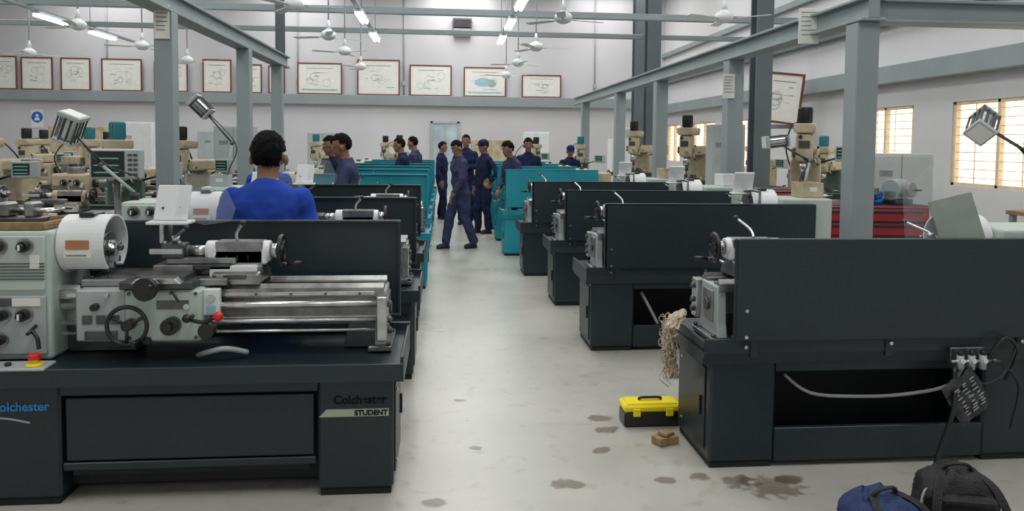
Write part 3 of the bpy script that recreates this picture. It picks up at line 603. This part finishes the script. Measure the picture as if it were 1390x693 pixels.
gearbox(-3.9,5.3,.9,.3,CREAM,'cream dividing head on the workbench'); gearbox(-3.3,5.35,.9,-.5,GREEN,'green dividing head on the workbench')
gearbox(-4.5,7.3,1.208,.2,CREAM,'cream dividing head on an old lathe'); spare_chuck(-4.5,9.5,1.208); gearbox(6.9,7.4,.9,-.5,GREY,'grey dividing head on the workbench')
gearbox(4.75,7.4,1.031,.4,GREY,'grey dividing head on the red tool cabinet')
crate(-6.9,6.5,1.208,.25,.25,.14,.1,OLDTEAL,'teal parts bin on an old machine'); spare_chuck(6.9,7.9,.9,'spare steel lathe chuck on the workbench')
crate(-2.05,7.02,1.208,.16,.2,.1,.1,GREY,'small grey parts bin on a lathe headstock')
for i,(x,y) in enumerate(((2.98,5.85),(2.94,7.5),(2.8,9.15))): crate(x,y,1.208,.18,.2,.12,.1*i,WHITE if i%2 else CREAM,'small pale parts bin on a lathe headstock')
# ------------------------------------------------------------ posters
def poster(x,y,z0,w,h,rz,seed,tilt=0,label='framed technical wall chart in a brown wooden frame',ry=0):
    r=top('framed_chart',label,'picture frame',(x,y,z0),rz,'framed wall charts'); r.rotation_euler=(tilt,ry,rz)
    b=B(); t=.045; b.box(-w/2,w/2,-.03,0,0,t,BROWN); b.box(-w/2,w/2,-.03,0,h-t,h,BROWN); b.box(-w/2,-w/2+t,-.03,0,t,h-t,BROWN); b.box(w/2-t,w/2,-.03,0,t,h-t,BROWN); b.obj('frame',r)
    B().box(-w/2+t,w/2-t,-.012,-.004,t,h-t,PAPER,0).obj('chart_sheet',r)
    random.seed(seed); b=B(); m=INKG if seed%2 else INKB
    b.box(-w*.3,w*.3,-.016,-.013,h*.82,h*.835,INKK,0)
    if seed in (9,12,8): b.box(-w*.4,w*.4,-.016,-.013,h*.12,h*.17,m,0)
    if seed==12: b.sph((-w*.05,-.015,h*.5),(w*.2,.002,h*.15),INKB,14); b.sph((w*.16,-.015,h*.45),(w*.1,.002,h*.12),INKG,10)
    for k in range(9):
        cx=random.uniform(-.32,.2)*w; cz=random.uniform(.2,.72)*h; ww=random.uniform(.04,.2)*w; b.box(cx,cx+ww,-.0165,-.013,cz,cz+.01,random.choice([INKK,m,STEELD]),0)
    for k in range(3):
        cx=random.uniform(-.25,.25)*w; cz=random.uniform(.3,.65)*h; b.torus((cx,-.014,cz),(0,1,0),h*random.uniform(.06,.13),.004,random.choice([INKK,m]),16,4)
    b.obj('drawing',r)
def pxX(px,Y=26.): 
    k=(px-695)/1004; return (k*.996*Y+.0906*Y)/(.996-.0906*k)
for i,(px,w,h) in enumerate(((10,.85,1.1),(55,1.0,1.08),(107,.95,1.08),(169,1.3,1.08),(235,1.1,1.0),(297,.95,1.12),(341,.8,.98),(377,.55,.95),(435,1.5,1.07),(514,1.45,1.22),(584,1.45,1.07),(657,1.48,1.03),(733,1.4,.8))):
    poster(pxX(px),YB-.1,3.24,w,h,0,i+1)
poster(6.95,14.9,2.1,.78,1.05,-.75,21,.1,'framed chart leaning tilted against the window wall',.14)
B().box(6.5,7.45,15.0,15.5,2.0,2.08,STRUCT,.01).box(7.3,XR,15.2,15.3,2.0,2.08,STRUCT,.005).obj('wall_bracket_shelf',label='grey steel bracket shelf on the window wall',category='shelf')
r=top('wall_vent_unit','dark louvred vent unit mounted high on the wall','vent',(.57,YB,5.3))
B().box(-.3,.3,-.25,0,0,.28,GREY,.02).obj('housing',r)
b=B(); b.box(-.33,.33,-.3,-.02,.3,.62,STEELD,.01)
for k in range(5): b.box(-.28,.28,-.33,-.3,.34+k*.05,.36+k*.05,BLACK,0)
b.obj('louvre',r)
r=top('safety_sign','round blue mandatory safety sign on white board','sign',(pxX(52),YB-.01,2.3))
B().box(-.2,.2,-.01,0,-.3,.3,PAPER,0).obj('board',r); B().cyl((0,-.012,.05),(0,-.02,.05),.18,BLUES,seg=28).obj('disc',r)
B().sph((0,-.022,.1),(.05,.004,.055),PAPER,12).prism([(-.09,-.06),(-.06,.03),(.06,.03),(.09,-.06)],'y',-.024,-.02,PAPER).obj('symbol',r)
r=top('notice_board','blue and white notice board on the wall','notice board',(pxX(850),YB-.01,1.9)); B().box(-.3,.3,-.02,0,-.35,.35,PAPER,0).obj('board',r); B().box(-.24,.24,-.025,-.02,-.1,.28,INKB,0).obj('poster',r)
for px in (148,405,548,805):
    x=pxX(px); b=B(); b.cyl((x,YB-.03,3.25),(x,YB-.03,ZC-.02),.025,GREY,seg=8); b.box(x-.06,x+.06,YB-.07,YB,3.6,3.75,GREY,.01); b.obj('conduit_pipe',label='grey electrical conduit pipe on the wall',category='pipe',group='wall conduits')
# ------------------------------------------------------------ fans
fan=top('ceiling_fan','white three-blade ceiling fan on a long rod','ceiling fan',(0,0,3.4),0,'ceiling fans')
B().cyl((0,0,.08),(0,0,3.58),.013,GREY,seg=8).obj('rod',fan)
B().cyl((0,0,.12),(0,0,.28),.05,WHITE,r1=.015,seg=14).cyl((0,0,3.5),(0,0,3.6),.05,WHITE).obj('canopy',fan)
B().sph((0,0,.03),(.13,.13,.09),WHITE,20).cyl((0,0,.08),(0,0,.14),.08,WHITE,r1=.04).obj('motor_housing',fan)
for k in range(3):
    b=B(); b.box(.1,.22,-.02,.02,.0,.01,STEEL,.002); b.prism([(.2,-.06),(.2,.05),(.62,.07),(.64,.05),(.64,-.05),(.62,-.065)],'z',.0,.008,WHITE)
    b.obj('blade',fan,rot=(.12,0,2*pi*k/3))
fps=[(1.68,10.6),(1.68,13.8),(1.62,16.6),(1.6,19.6),(-2.0,10.1),(-1.98,12.9),(-2.0,15.1),(-2.02,18.1),(-5.8,12.4),(-5.8,14.9),(-5.8,17.4),(-8.7,16.5),(3.9,10.2),(-8.6,13.)]
fan.location=(fps[0][0],fps[0][1],3.4); fan.rotation_euler=(0,0,.3)
for i,(x,y) in enumerate(fps[1:]): dup(fan,(x,y,3.4),.7*i)
fl=top('fluorescent_lamp','suspended fluorescent tube lamp fitting','lamp',(1.38,13.6,4.2),0,'fluorescent lamps')
B().box(-.09,.09,-.62,.62,0,.05,WHITE,.005).obj('housing',fl)
B().cyl((-.045,-.58,-.03),(-.045,.58,-.03),.03,TUBE,seg=12).obj('tube',fl)
B().cyl((.045,-.58,-.03),(.045,.58,-.03),.03,TUBE,seg=12).obj('tube',fl)
for x,y in ((1.38,16.),(1.38,18.4),(1.38,11.),(-1.72,15.6),(-1.72,12.6),(-8.4,16.8),(-8.4,19.2),(-5.2,16.),(-1.72,18.4)): dup(fl,(x,y,4.2))
for x,a,c in ((1.38,6,19.6),(-1.72,6,19.2),(-8.4,6,21),(-5.2,6,17)):
    b=B(); b.box(x-.05,x+.05,a,c,4.25,4.30,STRUCT,.003); yy=a+.55
    while yy<c: b.cyl((x,yy,4.3),(x,yy,ZC-.02),.008,STRUCT,seg=6); yy+=3
    b.obj('cable_track',label='grey suspended cable track carrying lamp fittings',category='cable track',group='cable tracks')
B().cyl((-2.36,10.95,2.86),(-2.36,10.95,ZC),.07,STRUCT,seg=12).obj('hanger_pole',label='slim grey pole rising from the gantry beam to the roof',category='pole')
# ------------------------------------------------------------ people
def person(label,loc,heading,arms,cloth=NAVY,stride=0,lean=0,hyaw=0,hpitch=0,cap=False,scale=1,bulk=1,hairs=1.0,hs=1.0,puff=1.0,leg=1.0):
    piv=Vector((0,0,.95)); RL=Matrix.Rotation(-lean,4,'X')
    def T(p):
        p=Vector(p)
        return piv+RL@(p-piv) if p.z>.9 else p
    b=B(); k=bulk
    rings=[]
    for z,rx,ry,yo in ((.80,.14,.10,-.01),(.88,.172,.125,-.01),(.95,.172,.128,-.01),(1.05,.160,.12,0),(1.15,.164,.122,.0),(1.25,.176,.126,.0),(1.33,.184,.12,-.01),(1.385,.176,.105,-.015),(1.42,.145,.088,-.02),(1.445,.105,.075,-.02),(1.475,.065,.062,-.012)):
        rings.append([T((rx*k*math.copysign(abs(math.cos(2*pi*i/24))**.85,math.cos(2*pi*i/24)),yo+ry*(1+.5*(k-1))*math.sin(2*pi*i/24),z)) for i in range(24)])
    b.loft(rings,cloth)
    def cap_(p0,p1,r0,r1):
        b.cyl(p0,p1,r0,cloth,r1=r1,seg=14); b.sph(p0,r0,cloth,12); b.sph(p1,r1,cloth,12)
    neck0=T((0,-.015,1.42)); hc=T((0,.015,1.615+.02*(hs-1)*5)); 
    b.cyl(neck0,hc+Vector((0,-.015,-.04)),.058*hs,SKIN,seg=14)
    HR=Matrix.Rotation(hyaw,4,'Z')@Matrix.Rotation(-hpitch,4,'X')
    def Hh(p): return hc+HR@(Vector(p)*hs)
    def sz(*a): return tuple(q*hs for q in a)
    b.sph(Hh((0,-.005,.02)),sz(.077,.096,.095),SKIN,18,HR); b.sph(Hh((0,.02,-.045)),sz(.058,.07,.07),SKIN,14,HR)
    b.sph(Hh((0,.098,-.02)),sz(.013,.02,.026),SKIN,8,HR); b.sph(Hh((0,.07,-.095)),sz(.025,.022,.02),SKIN,8,HR)
    for s_ in (-1,1):
        b.sph(Hh((s_*.084*puff,.002,-.02)),sz(.016,.022,.036),SKIN,8,HR)
    hands=[]
    for s_,(el,ha) in zip((-1,1),arms):
        sh=T((s_*.168*k,-.012,1.365)); el=T(el); ha=T(ha)
        cap_(sh,el,.064*(1+.4*(k-1)),.056); cap_(el,ha,.055,.046)
        d=(ha-el).normalized(); u=d.cross(Vector((0,0,1))); 
        if u.length<.2: u=Vector((0,1,0))
        u.normalize(); nrm=d.cross(u).normalized()
        if nrm.z>0: nrm=-nrm
        Rm=Matrix((u,d,nrm)).transposed().to_4x4(); pc=ha+d*.06
        b.sph(pc,(.038,.052,.016),SKIN,12,Rm); hands.append((ha,d,u,nrm,pc,s_))
    for s_ in (-1,1):
        fy=stride*s_; hip=Vector((s_*.088,-.01,.9)); kn=Vector((s_*.095,fy*.45+.03+abs(stride)*.12,.49)); an=Vector((s_*.095,fy,.12))
        cap_(hip,kn,.108,.084*leg); cap_(kn,an,.082*leg,.070*leg)
        b.sph(an+Vector((0,.06,-.075)),(.045,.125,.042),SHOE,14); b.box(an.x-.04,an.x+.04,an.y-.06,an.y+.17,0.0,.03,SHOE,.01)
    o=b.obj('tmp'); md=o.modifiers.new('r','REMESH'); md.mode='VOXEL'; md.voxel_size=.0105
    sm=o.modifiers.new('s','SMOOTH'); sm.factor=.5; sm.iterations=6
    dg=bpy.context.evaluated_depsgraph_get(); me=bpy.data.meshes.new_from_object(o.evaluated_get(dg)); bpy.data.objects.remove(o)
    f=B(); f.bm.from_mesh(me); bpy.data.meshes.remove(me); f.mats=[cloth,SKIN,SHOE]
    upv=(T((0,0,2))-T((0,0,1)))
    for fc in f.bm.faces:
        c=fc.calc_center_median(); fc.smooth=True; mi=0
        if (c-hc).length<.22*hs and (c-hc).dot(upv)>-.13*hs: mi=1
        for (ha,d,u,n_,pc,s_) in hands:
            if (c-ha).dot(d)>-.005 and (c-pc).length<.1: mi=1
        if c.z<.075: mi=2
        fc.material_index=mi
    f.bm.normal_update()
    for v in f.bm.verts:
        z=v.co.z
        if z<1.44 and z>.1:
            am=1 if z<1.3 else (1.44-z)/.14
            q=v.co; w1=noise.noise(Vector((q.x*5,q.y*5,q.z*8))+Vector(loc)); w2=abs(noise.noise(Vector((q.x*9+q.z*6,q.y*9,q.z*7-q.x*5))+Vector(loc)))
            v.co=q+v.normal*(w1*.018-w2*.018+.004)*am
    for (ha,d,u,n_,pc,s_) in hands:
        for j,(off,L) in enumerate(((-.027,.068),(-.009,.078),(.009,.074),(.026,.06))):
            p=pc+d*.035+u*off; p1=p+d*L*.5+n_*.008; p2=p1+d*L*.28+n_*.02; p3=p2+d*L*.15+n_*.022
            f.tube([p,p1,p2,p3],.0085,SKIN,6)
        sd=u*s_*-1; p=pc-d*.02+sd*.025; f.tube([p,p+sd*.025+d*.02+n_*.01,p+sd*.03+d*.05+n_*.02],.0095,SKIN,6)
    for s_ in(-1,1):
        f.sph(Hh((s_*.03,.083,.012)),sz(.012,.008,.007),EYE,8,HR); f.sph(Hh((s_*.03,.0895,.012)),sz(.005,.004,.005),HAIR,6,HR); f.sph(Hh((s_*.031,.089,.033)),sz(.018,.005,.004),HAIR,8,HR)
    f.sph(Hh((0,.089,-.062)),sz(.024,.006,.007),LIP,8,HR)
    root=top('person',label,'person',loc,heading); root.scale=(scale,)*3
    f.obj('body',root)
    t=bmesh.new(); bmesh.ops.create_uvsphere(t,u_segments=64,v_segments=48,radius=1)
    dele=[]
    for v in t.verts:
        y,z=v.co.y,v.co.z; e=.14*noise.noise(v.co*6)
        if (y>.30+e and z<.46+e) or z<-.66+e or (y>-.2+e and z<-.18) or (abs(v.co.x)>.8 and z<-.02+e and y>-.35): dele.append(v)
    bmesh.ops.delete(t,geom=dele,context='VERTS')
    for v in t.verts:
        d=v.co.copy(); n_=puff*(1+(noise.noise(d*4+Vector((loc[0],loc[1],0)))*.045+noise.noise(d*12)*.035+noise.noise(d*30)*.04)*hairs)
        tap=1-.12*max(0,-d.z)
        v.co=Vector((d.x*.085*n_*tap,d.y*.104*n_*tap-.006,d.z*.106*n_+.026))*hs
    for fc in t.faces: fc.smooth=True
    bmesh.ops.solidify(t,geom=t.faces[:],thickness=.01)
    h=B(); h.fin(t,HAIR,Matrix.Translation(hc)@HR); h.obj('hair',root)
    if cap:
        h=B(); h.sph(Hh((0,-.005,.055)),(.092,.11,.085),cloth,18,HR); h.sph(Hh((0,.11,.045)),(.065,.065,.01),cloth,12,HR); h.obj('cap',root)
    h=B(); cr=[]
    for dz,rr in ((-.03,.098),(0,.086),(.03,.078),(.024,.070),(-.01,.074)):
        cr.append([T((rr*math.cos(2*pi*i/20),-.014+rr*.95*math.sin(2*pi*i/20),1.44+dz-.02*(math.sin(2*pi*i/20)))) for i in range(20)])
    h.loft(cr,cloth); h.obj('collar',root)
    return root
FWD=[((-.24,.08,1.1),(-.17,.27,1.04)),((.24,.08,1.1),(.17,.27,1.04))]
DOWN=[((-.24,-.02,1.1),(-.24,.06,.86)),((.24,-.02,1.1),(.24,.06,.86))]
HIP=[((-.34,-.08,1.14),(-.2,-.02,.98)),((.24,-.02,1.1),(.24,.06,.86))]
FOLD=[((-.24,.03,1.12),(-.05,.17,1.12)),((.24,.03,1.12),(.06,.18,1.08))]
person('man in royal blue coverall seen from behind, working at a lathe',(-1.06,4.52,0),-.02,[((-.30,.0,1.08),(-.25,.17,1.02)),((.32,.0,1.08),(.27,.17,1.02))],BLUEC,0,.07,0,0,scale=.94,bulk=1.28,hairs=1.5,hs=1.14,puff=1.14)
person('young man in navy coverall reaching across a lathe',(-.98,7.82,0),pi/2+.2,[((-.25,.12,1.14),(-.15,.38,1.2)),((.25,.12,1.12),(.15,.36,1.1))],NAVY2,0,.12,0,.15,hairs=1.6,scale=.98,puff=1.06)
person('person in blue coverall bending low over a lathe',(-1.85,7.75,0),-2.6,FWD,BLUEC,0,.55,0,.4,scale=.95)
person('person in navy coverall bending over a machine',(-1.3,9.3,0),pi/2+.5,FWD,NAVY,0,.15,0,.2,scale=.98)
person('person in navy coverall with arms forward',(-.66,12.33,0),pi/2,FWD,NAVY,0,.12,0,.1,scale=.98)
person('person in blue-navy coverall beside teal lathe',(-.52,13.75,0),pi/2-.4,FWD,NAVY2,0,.1,0,.1)
person('person in dark navy coverall standing in the aisle',(-.06,15.8,0),-pi/2-.3,HIP,NAVY,0.07,0,.2,.1,scale=.95)
person('man in faded navy coverall walking down the aisle',(.24,11.4,0),pi/2+.5,[((-.23,.10,1.12),(-.2,.24,.92)),((.25,-.1,1.12),(.25,-.1,.88))],NAVY2,.20,.08,.1,.45,scale=.96,leg=1.0)
person('person in navy coverall standing and watching',(.42,14.8,0),pi-.2,FOLD,NAVY,0,0,0,0,scale=1.03)
person('person in dark navy coverall and cap standing in aisle',(.70,13.3,0),pi/2+.5,HIP,NAVY,.06,0,0,.1,cap=True,scale=.97)
person('curly-haired person in navy coverall leaning over lathe',(1.14,11.75,0),pi/2+.5,[((-.24,.06,1.12),(-.18,.22,1.0)),((.24,.06,1.12),(.18,.22,1.0))],NAVY2,0,.25,0,.3,hairs=2.,scale=.96,puff=1.12)
person('person in navy coverall standing behind teal lathes',(1.50,13.3,0),pi-.1,DOWN,NAVY,0,.05,0,.1,hairs=1.8,scale=.99,puff=1.06)
person('person in navy coverall and cap behind teal lathes',(2.55,15.0,0),pi,FWD,NAVY,0,.1,0,.2,cap=True,scale=.92)
# ------------------------------------------------------------ floor things
r=top('toolbox','yellow plastic toolbox with black base and handle','toolbox',(1.20,4.16,0),.0); r.scale=(.87,.85,.88)
B().box(-.19,.19,-.085,.085,0,.10,BLACK,.012).obj('base',r)
o=B().box(-.195,.195,-.09,.09,.10,.145,YEL,.012).box(-.17,.17,-.07,.07,.14,.155,YEL,.008).obj('lid',r)
b=B(); b.tube([(-.07,0,.155),(-.065,0,.17),(.065,0,.17),(.07,0,.155)],.009,BLACK); b.obj('handle',r)
for x in(-.11,.11): B().box(x-.025,x+.025,-.1,-.088,.075,.125,YEL,.004).obj('latch',r)
r=top('wood_block','broken brown wooden block on the floor','wood block',(1.20,3.86,0),.4)
B().prism([(-.06,-.04),(.065,-.045),(.055,.03),(.01,.045),(-.065,.035)],'z',0,.045,WOOD,.003).box(-.03,.05,-.03,.03,.045,.065,WOOD,.004,rot=(.1,.1,.3)).obj('block',r)
r=top('cotton_rag','beige cotton waste rag hanging over the lathe tray','rag',(1.24,3.83,0))
t=bmesh.new(); nu,nv=60,44; RG=[]
for i in range(nv):
    v=i/(nv-1); wid=.062*(1-.78*v**.7)+.009; z=.735-.36*v
    off=-.02-.02*math.sin(v*4) if v>.2 else .05*(1-v/.2)-.02*(v/.2)
    ring=[]
    for k in range(nu):
        a=2*pi*k/nu; q=Vector((math.cos(a)*1.2,math.sin(a)*1.2,v*9)); f_=1+.7*noise.noise(q*1.5)+.35*noise.noise(q*4)+.2*noise.noise(q*9)
        e=max(.15,math.sin(min(1,v*9+.05)*pi/2))
        ring.append((off+.025*math.cos(a)*f_*e,wid*math.sin(a)*f_*e+.02*noise.noise(Vector((v*5,0,0))),z+.02*noise.noise(q*3)))
    RG.append(ring)
b=B(); b.loft(RG,RAG); random.seed(3)
for k in range(70):
    v=random.random(); z=.73-.34*v; w_=.06*(1-.7*v)+.008; a=random.uniform(0,2*pi); j=lambda a_=.03: random.uniform(-a_,a_)
    p=Vector((-.025+.025*math.cos(a),w_*math.sin(a),z)); b.tube([p,p+Vector((j(.02)-.008,j(),j()-.01)),p+Vector((j(.025)-.015,j(.04),-.03+j())),p+Vector((j(.02)-.01,j(.04),-.06+j(.02)))],random.uniform(.0015,.0035),RAG,5)
b.obj('strands',r,kind='stuff')
def backpack(loc,rz,mat,label,sx=1,sz=.72):
    r=top('backpack',label,'backpack',loc,rz); r.scale=(1,1,sz)
    b=B(); rings=[]; nr=30
    for i in range(nr):
        v=i/(nr-1); z=.44*v; w=.17*sx*(math.sin(min(1,(v+.12)*2)*pi/2))*(1 if v<.78 else math.sqrt(max(.16,1-((v-.78)/.25)**2))); d=.125*(w/.17)**.8
        ring=[]
        for k in range(72):
            a=2*pi*k/72; q=Vector((math.cos(a)*1.6,math.sin(a)*1.6,v*4+loc[0]*5))
            f_=1+.10*noise.noise(q)+.05*noise.noise(q*2.6)-.08*abs(noise.noise(q*3.5))-.04*abs(noise.noise(q*8))
            ring.append((w*math.copysign(abs(math.cos(a))**.6,math.cos(a))*f_,d*math.copysign(abs(math.sin(a))**.7,math.sin(a))*f_,z+(.05*noise.noise(Vector((math.cos(a)*1.5,math.sin(a)*1.5,loc[0]*3)))+.025*noise.noise(q*2))*v))
        rings.append(ring)
    b.loft(rings,mat); b.obj('main_bag',r)
    b=B(); b.box(-.11*sx,.11*sx,-.17,-.09,.05,.25,mat,.03); b.obj('front_pocket',r)
    b=B(); b.box(-.12*sx,.12*sx,-.135,-.03,.31,.38,mat,.03,rot=(.5,0,0)); b.obj('top_flap',r)
    b=B(); b.tube([(-.15*sx,-.07,.08),(-.17*sx,-.07,.25),(-.14*sx,-.06,.37),(0,-.05,.43),(.14*sx,-.06,.37),(.17*sx,-.07,.25),(.15*sx,-.07,.08)],.006,GREY); b.tube([(-.11*sx,-.172,.22),(0,-.175,.235),(.11*sx,-.172,.22)],.004,GREY); b.obj('zip',r)
    b=B(); b.tube([(-.06,.0,.42),(-.04,-.02,.48),(.03,-.02,.485),(.06,.0,.42)],.009,BPB); b.obj('carry_handle',r)
    for s_ in(-1,1):
        b=B(); pts=[(s_*.05,-.0,.45),(s_*.10,-.09,.41),(s_*.13,-.16,.27),(s_*.13,-.175,.08)]
        for w_ in (-.012,-.004,.004,.012): b.tube([(p[0]+w_,p[1],p[2]) for p in pts],.005,BPB,6)
        b.box(s_*.13-.02,s_*.13+.02,-.185,-.17,.16,.2,BLACK,.004); b.obj('shoulder_strap',r)
    return r
backpack((1.66,2.60,0),.2,BPN,'navy blue fabric backpack slumped on the floor',.9,.70)
backpack((2.06,2.74,0),-.25,BPB,'black fabric backpack slumped on the floor',.9,.74)
for i,(x,y,s_) in enumerate(((.93,4.24,.06),(.92,4.06,.055),(.84,3.78,.045),(.60,3.42,.06),(1.57,3.32,.12),(1.42,3.38,.07),(1.68,3.38,.06),(1.07,3.42,.04),(.17,3.86,.03),(-.04,3.28,.05),(1.25,3.45,.045),(.1,4.6,.03))):
    t=bmesh.new(); vs=[t.verts.new((s_*2.1*math.cos(2*pi*k/32),s_*1.6*math.sin(2*pi*k/32),0)) for k in range(32)]; t.faces.new(vs)
    b=B(); b.fin(t,STAIN); b.obj('oil_stain',loc=(x,y,.002),label='brown oily stain on the concrete floor',category='stain',group='oil stains')
# ------------------------------------------------------------ lights, world, camera
def area(x,y,z,sx,sy,e,rot=(0,0,0),col=(1,.998,.98)):
    l=bpy.data.lights.new('ceiling_fill','AREA'); l.shape='RECTANGLE'; l.size=sx; l.size_y=sy; l.energy=e; l.color=col  # added fill lamp below the ceiling, out of view, to light the room
    o=bpy.data.objects.new('ceiling_fill',l); COL.objects.link(o); o.location=(x,y,z); o.rotation_euler=rot
for x in (-11,-5,0.5,5.5):
    for y in (1,7,13,19,24): area(x,y,6.85,2.2,3.5,(158 if x==.5 else 108))
w=bpy.data.worlds.new('World'); S.world=w; w.use_nodes=True
w.node_tree.nodes['Background'].inputs[0].default_value=(1,.9,.75,1); w.node_tree.nodes['Background'].inputs[1].default_value=1.2
S.view_settings.view_transform='Standard'
cam=bpy.data.cameras.new('cam'); co=bpy.data.objects.new('Camera',cam); COL.objects.link(co); S.camera=co
cam.sensor_width=36; cam.lens=26.0; cam.clip_start=.05; cam.clip_end=200
pitch=math.radians(3); 
cam.shift_y=-(151.5-1004*math.tan(pitch))/1390
co.matrix_world=Matrix.Translation((0,0,1.62))@Matrix.Rotation(-math.radians(5.2),4,'Z')@Matrix.Rotation(pi/2-pitch,4,'X')@Matrix.Rotation(.010,4,'Z')
